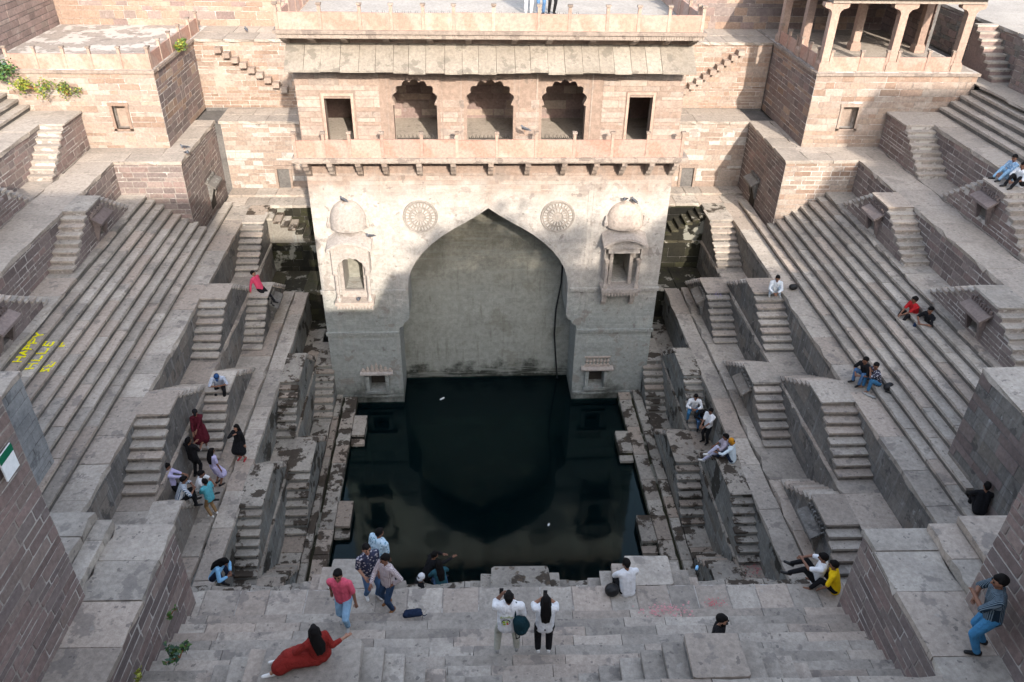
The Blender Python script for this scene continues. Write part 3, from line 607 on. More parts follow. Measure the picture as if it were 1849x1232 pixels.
# the pillared pavilion on the right
pv = thing('pillared_pavilion', 'open pavilion with pink stone pillars and a flat roof on the right base', 'pavilion', (18.5, 38, 13.55))
slabs(pv, 'floor_slab', M['tread_top'], 15.4, 17.0, 34.6, 43, 13.57, .08, lens=(1.1, 1.7), jz=.002)
slabs(pv, 'floor_slab', M['tread_top'], 17.0, 18.7, 34.6, 43, 13.572, .08, lens=(1.1, 1.7), jz=.002)
slabs(pv, 'floor_slab', M['tread_top'], 18.7, 20.5, 34.6, 43, 13.57, .08, lens=(1.1, 1.7), jz=.002)
slabs(pv, 'floor_slab', M['tread_top'], 20.5, 22.4, 34.6, 43, 13.572, .08, lens=(1.1, 1.7), jz=.002)
def pillar(x, y, z0=13.55, z1=16.36, r=.17, along='x'):
    m = MB().box(x-r, x+r, y-r, y+r, z0+.42, z1-.42)
    o = m.build('pillar', M['column'], pv)
    MB().box(x-r-.07, x+r+.07, y-r-.07, y+r+.07, z0, z0+.3).prism([(x-r-.07, z0+.3), (x+r+.07, z0+.3), (x+r, z0+.42), (x-r, z0+.42)], 'y', y-r-.04, y+r+.04).build('pillar_foot', M['column'], o)
    c = MB()
    pts = [(-r, 0), (-r-.05, .1), (-r-.13, .17), (-r-.32, .22), (-r-.36, .28), (-r-.36, .42), (r+.36, .42), (r+.36, .28), (r+.32, .22), (r+.13, .17), (r+.05, .1), (r, 0)]
    if along == 'x': c.prism([(x+a, z1-.42+h) for a, h in pts], 'y', y-r, y+r)
    else: c.prism([(y+a, z1-.42+h) for a, h in pts], 'x', x-r, x+r)
    c.build('bracket_capital', M['column'], o)
for x in (15.6, 18.6, 21.55): pillar(x, 34.85)
for y in (37.4, 40.2): pillar(15.6, y, along='y')
pillar(18.6, 38.6); pillar(21.55, 38.2, along='y')
MB().box(15.35, 22.0, 34.6, 35.1, 16.36, 16.6).build('beam', M['tan'], pv)
MB().box(15.35, 15.85, 35.12, 43, 16.36, 16.6).build('beam', M['column'], pv)
MB().box(21.3, 21.8, 35.12, 43, 16.36, 16.6).build('beam', M['column'], pv)
MB().box(15.1, 22.3, 34.3, 43.1, 16.602, 16.85).build('roof_slab', M['pinkgrey'], pv)
for x in (15.6, 17.2, 18.6, 20.2, 21.55): pass
parapet('pavilion_parapet', 'pink stone railing between the front pillars of the right pavilion', None, [(15.85, 34.72), (17.2, 34.72), (18.35, 34.72)], 13.57, .58, .88, M['pink'])
parapet('pavilion_parapet', 'short pink stone railing right of the middle pillar of the pavilion', None, [(18.85, 34.72), (20.2, 34.72), (21.3, 34.72)], 13.57, .58, .88, M['pink'])
parapet('pavilion_parapet', 'shaded pink railing down the left side of the pillared pavilion', None, [(15.45, 35.15), (15.45, 36.2), (15.45, 37.15)], 13.57, .58, .88, M['pink'])
parapet('pavilion_parapet', 'farther shaded railing on the left side of the pillared pavilion', None, [(15.45, 37.7), (15.45, 38.8), (15.45, 39.95)], 13.57, .58, .88, M['pink'])
ywall('dark brown block wall closing the right side of the pavilion', 22.0, 38.3, 43.1, 13.56, 16.6, -1, M['rust'], M['mortar_dark'], nm='pavilion_wall', ch=.3, lens=(.45, .8), joint=.03, proud=.02)

# right edge above T8: walkway, stair and wall to the highest ledge
o = structure('top_walkway', MB().box(22.95, 24.2, 16, 43, 8, T['T8']-.05), M['mortar_dark'])
slabs(o, 'paving_slab', M['tread_top'], 22.55, 24.2, 16, 39, T['T8']+.012, .1, lens=(1.2, 2.2), jz=.004)
for nm, lb, x, y0, y1 in (('top_wall', 'brown block wall under the highest ledge at the right edge, behind the narrow stair', 24.3, 34.0, 43.0), ('top_wall', 'brown and grey block wall at the far right, in front of the narrow stair', 23.75, 20.0, 33.95)):
    w = ywall(lb, x, y0, y1, T['T8'], T['T9']-.1, -1, M['rust'], M['mortar'], nm=nm, mats=[M['rust'], M['purple'], M['ashlar']], ch=.27, lens=(.4, .8), joint=.035, proud=.025)
o = structure('highest_ledge', MB().box(23.8, 32, 18, 33.95, 8, T['T9']-.12).box(24.34, 32, 33.95, 44, 8, T['T9']-.12), M['mortar_dark'])
slabs(o, 'paving_slab', M['terrace'], 23.7, 25.4, 18, 34.0, T['T9'], .14, lens=(1.2, 2.2)); slabs(o, 'paving_slab', M['terrace'], 24.25, 25.6, 34.0, 44, T['T9']+.004, .14, lens=(1.2, 2.2))
slabs(o, 'paving_slab', M['terrace'], 25.4, 32, 18, 44, T['T9']-.01, .14, lens=(2.2, 3.2))
w = thing('narrow_stair', 'narrow worn stair between the pavilion and the highest wall, top right', 'staircase', (23.8, 36, T['T8']))
mb = MB()
for k in range(8):
    ya = 34.6+.32*k; mb.box(23.35, 24.28, ya, ya+.32, T['T8'], T['T8']+.25*(k+1)-.1)
    piece(w, 'step', M['tread_top'], (23.81, ya+.16, T['T8']+.25*(k+1)-.05), (.98, .36, .1))
mb.build('masonry_body', M['rust'], w)

# ---------------------------------------------------------------- near end (turned a little against the pit)
PIV = Vector((1, 12.4, 0)); NRZ = rad(-1.2)
def turn(o):
    v = o.location-PIV; v.rotate(Euler((0, 0, NRZ))); o.location = v+PIV; o.rotation_euler.z += NRZ; return o
near = []
ns = MB().box(-10, 16, 5.0, 12.36, -3, 7.1).build('near_steps', M['mortar_dark']); ns['kind'] = 'structure'; near.append(ns)
TN4, TN5, TN6 = 7.30, 8.60, 9.80
slabs(ns, 'step_block', M['tread'], -8.6, 10.2, 11.52, 12.42, TN4, .2, along='x', lens=(.62, .9), joint=.03, jz=.006)
MB().box(-8.6, 10.2, 11.54, 12.40, TN4-.19, TN4-.016).build('mortar_bed', M['mortar'], ns)
for k in range(8):
    zt = TN4+.1625*(k+1); y1 = 11.6-.34*k
    slabs(ns, 'step_block', M['tread'], -8.6, 10.2, y1-.42 if k < 7 else 8.2, y1, zt, .22, along='x', lens=(.8, 1.9), joint=.012, jz=.006)
# T6 walk of the near side
nw = MB().box(-6.4, 8.4, 4.0, 8.22, 5, TN6-.14).build('near_walkway', M['mortar_dark']); nw['kind'] = 'structure'; near.append(nw)
slabs(nw, 'paving_slab', M['tread'], -6.4, 8.6, 7.35, 8.3, TN6, .15, along='x', lens=(.8, 1.5), jz=.008)
slabs(nw, 'paving_slab', M['tread'], -6.4, 8.6, 6.4, 7.33, TN6-.004, .15, along='x', lens=(.9, 1.6), jz=.008)
# stairs of the near wall, running along it
def near_stair(label, xl, xr, nl, nr, tr, y0, y1, z0, z1, mat=None):
    r = thing('wall_stair', label, 'staircase', ((xl+xr)/2, (y0+y1)/2, z0), 'twin stairs of the near side'); b = base_of(r)
    n = max(nl, nr)+1; rs = (z1-z0)/n; body = MB().box(xl, xr, y0+.02, y1-.03, z0-.8, z1-.1)
    mat = mat or M['tread']
    piece(r, 'landing_slab', mat, ((xl+xr)/2, (y0+y1)/2, z1-.05), (xr-xl+.03, y1-y0+.03, .11), base=b)
    for k in range(1, n):
        if k <= nl:
            a = xl-tr*k; body.box(a, a+tr, y0+.02, y1-.03, z0-.8, z1-rs*k-.1); piece(r, 'step', mat, (a+tr/2-.01, (y0+y1)/2, z1-rs*k-.05), (tr+.03, y1-y0+.02, .11), base=b)
        if k <= nr:
            a = xr+tr*(k-1); body.box(a, a+tr, y0+.02, y1-.03, z0-.8, z1-rs*k-.1); piece(r, 'step', mat, (a+tr/2+.01, (y0+y1)/2, z1-rs*k-.05), (tr+.03, y1-y0+.02, .11), base=b)
    body.build('masonry_body', M['ashlar'], r); near.append(r); return r
near_stair('stair in the foreground whose landing the woman in red sits on', -3.7, -2.0, 4, 5, .37, 8.31, 9.2, TN5-.2, TN6+.0)
near_stair('foreground stair with a wide cracked landing, right of the couple taking pictures', 4.0, 5.0, 5, 4, .38, 8.31, 9.2, TN5-.2, TN6+.02)
near_stair('stair landing at the water-side edge beside the group of men', -3.45, -2.55, 4, 5, .27, 12.43, 13.3, 5.7, TN4, M['tread'])
near_stair('stair landing at the water-side edge beside the seated man in white', 3.72, 4.78, 5, 5, .28, 12.43, 13.3, 5.7, TN4, M['tread'])
near_stair('lower stair landing just showing in the middle of the water-side edge', .45, 1.95, 5, 5, .28, 13.4, 14.2, 4.3, 5.9, M['tread_wet'])
lw = MB().box(-8.7, 10.3, 12.37, 13.36, -3, 5.65).build('near_lower_ledge', M['ashlar_low']); lw['kind'] = 'structure'; near.append(lw)
slabs(lw, 'paving_slab', M['tread'], -8.7, 10.3, 12.4, 13.42, 5.75, .12, along='x', lens=(.8, 1.5))
lw = MB().box(-8.7, 10.3, 13.37, 15.0, -3, 4.2).build('near_lower_ledge', M['ashlar_low']); lw['kind'] = 'structure'; near.append(lw)
slabs(lw, 'paving_slab', M['tread_wet'], -8.7, 10.3, 13.4, 15.05, 4.3, .12, along='x', lens=(.8, 1.5))
lw = MB().box(-7.0, 8.8, 15.02, 16.6, -3, 1.9).build('near_lower_ledge', M['ashlar_low']); lw['kind'] = 'structure'; near.append(lw)
slabs(lw, 'paving_slab', M['tread_wet'], -7.0, 8.8, 15.04, 16.65, 2.0, .12, along='x', lens=(.8, 1.5))
# piers left and right of the near steps
def pier(wh, sg, xi, yf, z0, z1, xs1, xs2, xw, yw, mats):
    p = thing('pier', 'broad paved stone pier %s of the near steps, with long reddish side stones' % wh, 'pier', (xi, yf, z0))
    MB().box(xi, xi+sg*6, 3, yf-.004, z0, z1-.13).build('masonry_core', M['mortar'], p)
    bricks(p, 'y', xi, -sg, 4.5, yf, z0, z1-.12, mats[0], ch=.21, lens=(.5, 1.05), joint=.04, proud=.010, mats=mats, limit=280)
    bricks(p, 'x', yf, 1, min(xi, xi+sg*5), max(xi, xi+sg*5), z1-1.4, z1-.12, mats[0], ch=.25, lens=(.5, 1.0), joint=.026, proud=.015, limit=60)
    w = abs(xs1-xi)
    slabs(p, 'paving_slab', M['tread'], xi-sg*.05, xs1, 5.0, yf+.05, z1, .14, lens=(.8, 1.5), joint=.02, jz=.012)
    slabs(p, 'paving_slab', M['tread'], xs1-sg*.02, xs2, yw-.9, yf+.0, z1+.2, .24, lens=(.7, 1.2), jz=.006)
    slabs(p, 'paving_slab', M['tread'], xs2-sg*.02, xs2+sg*1.2, yw-.9, yf+.03, z1+.4, .24, lens=(.9, 1.6), jz=.006)
    slabs(p, 'paving_slab', M['tread'], xs2+sg*1.2, xs2+sg*4.6, yw-.9, yf+.03, z1+.404, .24, lens=(1.2, 1.6), jz=.006)
    slabs(p, 'paving_slab', M['tread'], xs1-sg*.04, xi+sg*3.4, yf-1.25, yf+.04, z1+.0 if 0 else z1+.405, .45, along='x', lens=(.6, 1.1), jz=.006) if 0 else None
    near.append(p)
    u = thing('pier_wall', 'tall reddish block wall rising from the %s pier' % wh, 'wall', (xw, yw, z1), None)
    MB().box(xw+sg*.004, xw+sg*5, 2.5, yw-.004, z1-.5, 15.5).build('masonry_core', M['mortar'], u)
    bricks(u, 'y', xw, -sg, 5.2, yw, z1-.45, 15.2, M['rust'], ch=.21, lens=(.5, 1.05), joint=.04, proud=.010, mats=[M['rust'], M['purple'], M['rust']])
    near.append(u)
pier('left', -1, -6.42, 12.1, 5.0, TN6, -7.62, -7.97, -7.5, 10.3, [M['purple'], M['purple'], M['rust']])
pier('right', 1, 8.5, 11.75, 5.0, TN6, 9.85, 10.45, 9.72, 9.9, [M['purple'], M['rust'], M['purple']])
for o in near: turn(o)
# near corner blocks beyond the piers
for wh, sg, xb, yb, m in (('left', -1, -11.85, 17.45, 'plaster'), ('right', 1, 14.05, 16.95, 'purple')):
    b = thing('corner_block', 'near corner block with a flat grey top, beyond the %s pier' % wh, 'wall', (xb, yb, 6.5), 'near corner blocks')
    MB().box(xb, xb+sg*7, 4, yb-.004, 5.8, T['T6']-.13).build('masonry_core', M['mortar_dark'], b)
    bricks(b, 'y', xb, -sg, 11.0, yb, 6.6, T['T6']-.14, M[m], ch=.3, lens=(.6, 1.3), joint=.02, proud=.014, mats=[M[m], M['ashlar']] if m != 'plaster' else None, limit=200)
    bricks(b, 'x', yb, 1, min(xb, xb+sg*3), max(xb, xb+sg*3), 7.5, T['T6']-.14, M[m], ch=.3, lens=(.6, 1.3), joint=.02, proud=.014, limit=60)
    slabs(b, 'paving_slab', M['tread'], xb-sg*.06, xb+sg*1.6, 8, yb+.05, T['T6'], .14, lens=(1.0, 1.9))
    slabs(b, 'paving_slab', M['tread'], xb+sg*1.6, xb+sg*5, 8, yb+.05, T['T6']+.004, .14, lens=(1.0, 1.9))
MB()
sgn = thing('painted_sign', 'white and green painted panel on top of the left pier wall', 'sign', (-7.5, 9.9, 13.4))
MB().box(-7.462, -7.44, 9.72, 10.12, 13.5, 13.98).build('white_board', plain('white_sign_paint', (.75, .77, .78), .6), sgn)
MB().box(-7.439, -7.43, 9.72, 10.12, 13.84, 13.98).build('green_band', plain('green_sign_paint', (.0, .12, .06), .6), sgn)
# ---------------------------------------------------------------- the arched building at the far end
FY = 29.1
fb = thing('arched_pavilion_building', 'tall carved sandstone building with a great pointed arch standing in the water', 'building', (.9, FY, 0))
def plate(name, outer, holes, y0, y1, mat, root, reveal_mat=None):
    bm = bmesh.new(); b = base_of(root); es = []; loops = []
    for lp in [outer]+holes:
        vs = [bm.verts.new((x-b.x, y0-b.y, z-b.z)) for x, z in lp]
        es += [bm.edges.new((vs[i], vs[(i+1) % len(vs)])) for i in range(len(vs))]; loops.append(vs)
    bmesh.ops.triangle_fill(bm, use_beauty=True, use_dissolve=False, edges=es, normal=(0, -1, 0))
    for vs in loops:
        bk = [bm.verts.new((v.co.x, y1-b.y, v.co.z)) for v in vs]
        for i in range(len(vs)):
            j = (i+1) % len(vs); bm.faces.new((vs[i], vs[j], bk[j], bk[i]))
    bmesh.ops.recalc_face_normals(bm, faces=bm.faces)
    me = bpy.data.meshes.new(name); bm.to_mesh(me); bm.free(); me.materials.append(mat)
    o = bpy.data.objects.new(name, me); COL.objects.link(o); o.parent = root; return o
half = [(0, 9.62), (.42, 9.32), (.9, 9.02), (1.38, 8.74), (1.85, 8.43), (2.3, 8.06), (2.68, 7.68), (2.98, 7.28), (3.2, 6.86), (3.33, 6.42), (3.38, 5.9)]
AC = .78
jam = [(3.38, 4.62), (3.46, 4.42), (3.62, 4.30), (3.70, 4.12), (3.86, 4.04), (3.87, -3)]
arch = [(AC-x, z) for x, z in (half+jam)][::-1]+[(AC+x, z) for x, z in (half+jam)[1:]]
XL, XR = -6.19, 8.02
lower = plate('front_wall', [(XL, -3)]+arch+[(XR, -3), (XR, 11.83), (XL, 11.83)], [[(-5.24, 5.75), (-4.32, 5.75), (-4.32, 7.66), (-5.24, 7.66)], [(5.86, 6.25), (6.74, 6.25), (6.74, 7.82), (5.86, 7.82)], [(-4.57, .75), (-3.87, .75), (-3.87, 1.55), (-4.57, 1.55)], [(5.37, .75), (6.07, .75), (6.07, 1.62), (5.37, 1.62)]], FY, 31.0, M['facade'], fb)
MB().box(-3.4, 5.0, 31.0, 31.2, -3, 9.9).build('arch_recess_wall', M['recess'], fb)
MB().box(XL, XL+.3, FY+.004, 41, -3, 16.2).box(XR-.3, XR, FY+.004, 41, -3, 16.2).build('side_wall', M['facade'], fb)
def rext(za, zb):
    w = 3.4 if zb < 6 else max([0]+[x for (x, z) in half if z >= zb])
    return [(AC-w, AC+w)] if w > .3 else []
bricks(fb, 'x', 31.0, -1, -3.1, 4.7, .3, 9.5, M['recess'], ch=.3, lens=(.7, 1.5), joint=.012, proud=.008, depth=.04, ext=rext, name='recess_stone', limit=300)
# raised rim round the arch and frame lines
def rim(off0, off1, y, name, mat):
    up = (half+[(3.38, 4.62)])
    a = [(AC-x-off0*(1 if z < 9 else .6), z+off0*.9*(1 if i < 9 else 0)) for i, (x, z) in enumerate(up)]
    m = MB()
    def path(o): return [(AC-x-o*min(1, x/1.2+.0), z+o*(1.0 if x < 2.4 else max(0, (3.38-x)))) for x, z in up][::-1]+[(AC+x+o*min(1, x/1.2), z+o*(1.0 if x < 2.4 else max(0, (3.38-x)))) for x, z in up[1:]]
    p0, p1 = path(off0), path(off1)
    for i in range(len(p0)-1):
        q = [p0[i], p0[i+1], p1[i+1], p1[i]]
        m.hexa([(x, FY-y, z) for x, z in q]+[(x, FY+.01, z) for x, z in q])
    return m.build(name, mat, fb)
rim(.07, .13, .02, 'arch_moulding', M['facade'])
fr = MB()
for o, w in ((0, .05), (.2, .04)):
    x0, x1, zt = AC-3.98-o, AC+3.98+o, 10.38+o
    fr.box(x0-w, x0, FY-.022, FY+.01, 4.1, zt).box(x1, x1+w, FY-.022, FY+.01, 4.1, zt).box(x0-w, x1+w, FY-.022, FY+.01, zt, zt+w)
fr.build('frame_moulding', M['facade'], fb)
# string courses
for z in (5.9, 3.8):
    m = MB()
    for a, b in ((XL-.05, AC-3.45 if z > 4 else AC-3.9), (AC+3.45 if z > 4 else AC+3.9, XR+.05)):
        m.box(a, b, FY-.09, FY+.01, z, z+.07).box(a, b, FY-.05, FY+.01, z-.12, z)
        x = a+.05
        while x < b-.1: m.box(x, x+.07, FY-.085, FY+.01, z-.11, z-.015); x += .13
    m.build('string_course', M['facade'], fb)
# flat stones of the face
def fext(za, zb):
    if zb > 10.55: return [(XL+.01, XR-.01)]
    out = []
    zm = min(za, zb)
    if zm > 9.7: w = 0
    else: w = max([x for (x, z), (x2, z2) in zip(half, half[1:]) if True and z >= zm-.3 and z2 <= zb+.6] or [3.87 if zm < 4.4 else 3.4])
    if za < 4.4: w = 3.95
    L1, R0 = AC-w-.3, AC+w+.3
    segs = [(XL+.01, L1), (R0, XR-.01)] if w > 0 else [(XL+.01, XR-.01)]
    cut = []
    if 4.6 < zb and za < 10.2: cut += [(-5.85, -3.9), (5.3, 7.45)]
    if za < 10.15 and zb > 8.5: cut += [(-2.75, -1.1), (2.75, 4.3)]
    if za < 2.6: cut += [(-5.1, -3.5), (4.9, 6.7)]
    cut += [(AC-4.3, AC-3.9), (AC+3.9, AC+4.3)]
    if 9.3 < zb and za < 10.7: cut += [(AC-.75, AC+.75)]
    for c0, c1 in cut:
        n = []
        for a, b in segs:
            if c1 <= a or c0 >= b: n.append((a, b))
            else:
                if c0-a > .15: n.append((a, c0))
                if b-c1 > .15: n.append((c1, b))
        segs = n
    if any(abs(z-.03-(za+zb)/2) < .2 for z in (5.9, 3.8)): return []
    return segs
bricks(fb, 'x', FY, -1, XL, XR, .9, 11.1, M['facade'], ch=.21, lens=(.6, 1.5), joint=.016, proud=.014, depth=.06, ext=fext, name='facing_stone', limit=300)
# medallions
for cx, cz in ((-1.93, 9.28), (3.56, 9.25)):
    m = MB().lathe((cx, FY+.01, cz), [(0, .05), (.10, .055), (.12, .03), (.18, .03), (.20, .05), (.36, .035), (.37, .06), (.42, .06), (.43, .03), (.60, .035), (.61, .065), (.67, .09), (.70, 0)], 32, axis='y')
    o = m.build('medallion', M['relief'], fb)
    p = MB()
    for rr, n, ln, w in ((.29, 16, .13, .035), (.52, 26, .12, .04)):
        for k in range(n):
            a = 2*math.pi*k/n; ca, sa = math.cos(a), math.sin(a)
            q = [(rr-ln/2, -w*.5), (rr+ln/2, -w), (rr+ln/2, w), (rr-ln/2, w*.5)]
            p.hexa([(cx+u*ca-v*sa, FY-.10, cz+u*sa+v*ca) for u, v in q]+[(cx+u*ca-v*sa, FY-.02, cz+u*sa+v*ca) for u, v in q])
    p.build('medallion_petals', M['facade'], o)
em = MB()
for s in (-1, 1):
    for j, (a0, a1, r, ox, oz) in enumerate(((0, 4.2, .13, .22, -.02), (.5, 4.5, .09, .14, .2), (1.0, 4.4, .07, .30, .16))):
        em.tube([(AC+s*(ox+r*math.cos(a)), FY-.01, 9.98+oz+r*math.sin(a)) for a in [a0+(a1-a0)*k/8 for k in range(9)]], .018, 5)
em.tube([(AC, FY-.01, 9.78), (AC+.02, FY-.01, 10.05), (AC-.03, FY-.01, 10.3)], .02, 5)
em.build('carved_crest', M['facade'], fb)

# two projecting oriels (left intact with cusped arch, right partly broken with square opening)
def arc(cx, zs, w, h, n, bulge=.05):
    """cusped arch outline from left to right springing"""
    base = []
    for i in range(n+1):
        t = math.pi*(1-i/n); base.append((cx+w*math.cos(t), zs+h*math.sin(t)**.85))
    out = []
    for (xa, za), (xb, zb) in zip(base, base[1:]):
        d = Vector((xb-xa, zb-za)); L = d.length; nrm = Vector((-d.y, d.x)).normalized()
        for k in range(5):
            s = k/5; out.append((xa+d.x*s+nrm.x*bulge*math.sin(math.pi*s)*1.5, za+d.y*s+nrm.y*bulge*math.sin(math.pi*s)*1.5))
    out.append(base[-1]); return out
def oriel(name, cx, w, zb, zs, zo, ze, zd, za, cusp, mat):
    """cx centre, w half width, zb bracket foot, zs sill, zo opening top, ze eave, zd dome base, za apex"""
    D = .62; y = FY-D
    o = MB().box(cx-w-.06, cx+w+.06, y-.06, FY+.02, zs-.16, zs).box(cx-w, cx+w, y, FY+.02, zs-.28, zs-.162).build(name, mat, fb)
    m = MB(); x = cx-w
    while x < cx+w-.05: m.box(x, x+.07, y-.055, y+.0, zs-.33, zs-.165); x += .13
    m.build('dentil_row', mat, o)
    for s in (-1, 1):
        xx = cx+s*(w-.16); m = MB()
        m.prism([(FY+.01, zb), (FY-.12, zb-.02), (FY-.16, zb+.12), (FY-.3, zb+.2), (FY-.36, zs-.42), (FY-.56, zs-.36), (FY-.58, zs-.285), (FY+.01, zs-.285)], 'x', xx-.1, xx+.1)
        m.build('bracket', mat, o)
        m = MB().lathe((cx+s*(w-.1), y+.1, zs), [(.11, 0), (.11, .1), (.075, .16), (.065, .3), (.085, .5), (.07, zo-.5-zs), (.1, zo-.42-zs), (.11, zo-.3-zs)], 8)
        m.build('column', mat, o)
    z1 = ze-.02
    hole = [(cx-w+.22, zs+.0), (cx+w-.22, zs+.0)]
    if cusp:
        a = arc(cx, zo-.62, w-.2, .62, 7, .035)
        pan = plate('arch_panel', [(cx-w, z1), (cx-w, zo-.75), (cx-w+.18, zo-.75)]+a+[(cx+w-.18, zo-.75), (cx+w, zo-.75), (cx+w, z1)], [], y, y+.1, mat, o)
    else:
        MB().box(cx-w+.12, cx+w-.12, y+.05, y+.2, zo, z1).build('lintel_panel', mat, o)
        for s in (-1, 1): MB().box(cx+s*(w-.34)-.07, cx+s*(w-.34)+.07, FY-.2, FY-.004, zs, zo).build('inner_jamb', mat, o)
    for s in (-1, 1):
        MB().box(cx+s*(w-.015)-.02, cx+s*(w-.015)+.02, y+.2, FY, zs+.3 if not cusp else zo-.75, z1).build('side_panel', mat, o)
    # dark room behind
    MB().box(cx-w+.2, cx+w-.2, FY+1.5, FY+1.55, zs-.1, zo+.1).build('opening_back', M['recess'], o)
    if cusp: MB().box(cx-w+.2, cx-w+.34, FY-.18, FY-.015, zs, zo).box(cx+w-.34, cx+w-.2, FY-.18, FY-.015, zs, zo).box(cx-w+.34, cx+w-.34, FY-.18, FY-.015, zs, zs+.3).build('inner_frame', mat, o)
    # curved eave
    m = MB(); n = 14
    for k in range(n):
        def P(i, yy, dz):
            t = -1+2*i/n; return (cx+t*(w+.14), yy, ze+.34*(1-t*t)+dz-.02)
        m.hexa([P(k, y-.2, 0), P(k+1, y-.2, 0), P(k+1, FY, .16), P(k, FY, .16), P(k, y-.2, .1), P(k+1, y-.2, .1), P(k+1, FY, .32), P(k, FY, .32)])
    m.build('curved_eave', mat, o)
    MB().prism([(cx+t*(w+.0), ze-.0+(.34*(1-t*t) if True else 0)) for t in [-1+2*i/12 for i in range(13)]]+[(cx+w, ze-.12), (cx-w, ze-.12)], 'y', y-.02, FY).build('tympanum', mat, o)
    # half dome
    prof = [(w*r, h) for r, h in ((.98, 0), (1.0, .12), (.98, .35), (.88, .6), (.7, .8), (.48, .93), (.25, .99), (.02, 1.0))]
    m = MB().lathe((cx, FY+.0, zd-.1), [(r, h*(za-zd+.1)) for r, h in prof], 20, a0=math.pi, a1=2*math.pi, sy=D/w*.95)
    dm = m.build('dome', mat, o, smooth=cusp)
    if not cusp:
        rb = MB()
        for k in range(1, 6):
            a = math.pi+math.pi*k/6
            rb.tube([(cx+w*r*1.005*math.cos(a), FY+w*r*1.01*math.sin(a)*D/w*.95, zd-.1+h*(za-zd+.1)) for r, h in prof], .018, 4)
        rb.build('dome_ribs', mat, dm)
    for s in (-1, 1):
        MB().lathe((cx+s*(w+.02), FY-.14, zd-.05), [(.09, 0), (.1, .16), (.06, .26), (.03, .42), (.0, .46)], 8).build('finial', mat, o)
M['oriel'] = stone('pale_oriel_stone', (.36, .325, .295), (.31, .28, .255), (.35, .30, .26), rnd=.06, bump=.3, stain=((.22, .19, .17), 2.2, .58, .6))
oriel('oriel_balcony', -4.78, .74, 5.15, 5.72, 7.72, 8.12, 8.95, 10.0, True, M['oriel'])
oriel('oriel_balcony', 6.3, .76, 5.2, 6.22, 7.85, 8.2, 8.95, 9.9, False, M['oriel'])
# small water-level niches
for cx, z0, z1, crest in ((-4.22, .75, 1.55, True), (5.72, .75, 1.62, False)):
    o = MB().box(cx-.52, cx-.36, FY-.16, FY+.01, z0, z1).box(cx+.36, cx+.52, FY-.16, FY+.01, z0, z1).box(cx-.56, cx+.56, FY-.2, FY+.01, z0-.14, z0).build('niche_frame', M['facade'], fb)
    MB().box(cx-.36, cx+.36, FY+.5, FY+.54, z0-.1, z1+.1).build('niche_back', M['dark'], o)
    MB().hexa([(cx-.74, FY-.24, z1+.12), (cx+.74, FY-.24, z1+.12), (cx+.72, FY, z1+.14), (cx-.72, FY, z1+.14), (cx-.74, FY-.24, z1+.2), (cx+.74, FY-.24, z1+.2), (cx+.72, FY, z1+.26), (cx-.72, FY, z1+.26)]).build('niche_hood', M['oriel'], o)
    c = MB()
    if crest:
        for k in range(-3, 4):
            h = .52-.1*abs(k); c.lathe((cx+k*.2, FY-.06, z1+.22), [(.085, 0), (.1, .08), (.05, h*.45), (.07, h*.6), (.0, h)], 8, sy=.6)
    else:
        c.box(cx-.58, cx+.58, FY-.08, FY, z1+.26, z1+.33).box(cx-.58, cx+.58, FY-.08, FY, z1+.72, z1+.78)
        for k in range(-3, 4): c.lathe((cx+k*.16, FY-.03, z1+.33), [(.07, 0), (.03, .1), (.08, .2), (.03, .3), (.06, .38)], 6)
    c.build('carved_crest', M['oriel'], o)
MB().box(XL-.05, AC-3.9, FY-.12, FY+.01, .36, .46).box(AC+3.9, XR+.05, FY-.12, FY+.01, .36, .46).build('plinth_course', M['facade'], fb)

# balcony: slab, brackets, railing
def bracket(name, x, y0, y1, z0, z1, w, mat, root):
    d = y1-y0; h = z1-z0
    m = MB().prism([(y1, z0), (y1-.1*d, z0-.01), (y1-.2*d, z0+.12*h), (y1-.38*d, z0+.2*h), (y1-.45*d, z0+.42*h), (y1-.7*d, z0+.5*h), (y1-.78*d, z0+.72*h), (y1-.98*d, z0+.8*h), (y0, z1), (y1, z1)], 'x', x-w/2, x+w/2)
    return m.build(name, mat, root)
bs = MB().box(-6.48, 8.3, 28.22, FY+.0, 11.84, 12.0).box(-6.42, 8.24, 28.28, FY, 11.78, 11.838).build('balcony_slab', M['pinkgrey'], fb)
for x in (-6.05, -5.15, -4.1, -3.12, -1.84, -.56, .86, 2.26, 3.64, 4.86, 5.92, 6.98, 7.9): bracket('bracket', x, 28.32, FY, 11.02, 11.778, .2, M['pinkgrey'], fb)
parapet('balcony_railing', 'pale pink stone railing of the lower balcony above the arch', None, [(x, 28.36) for x in (-6.32, -5.27, -4.33, -3.14, -1.70, -.40, 1.07, 2.53, 3.95, 5.37, 6.70, 8.02)], 12.0, .66, .97, M['pink'])
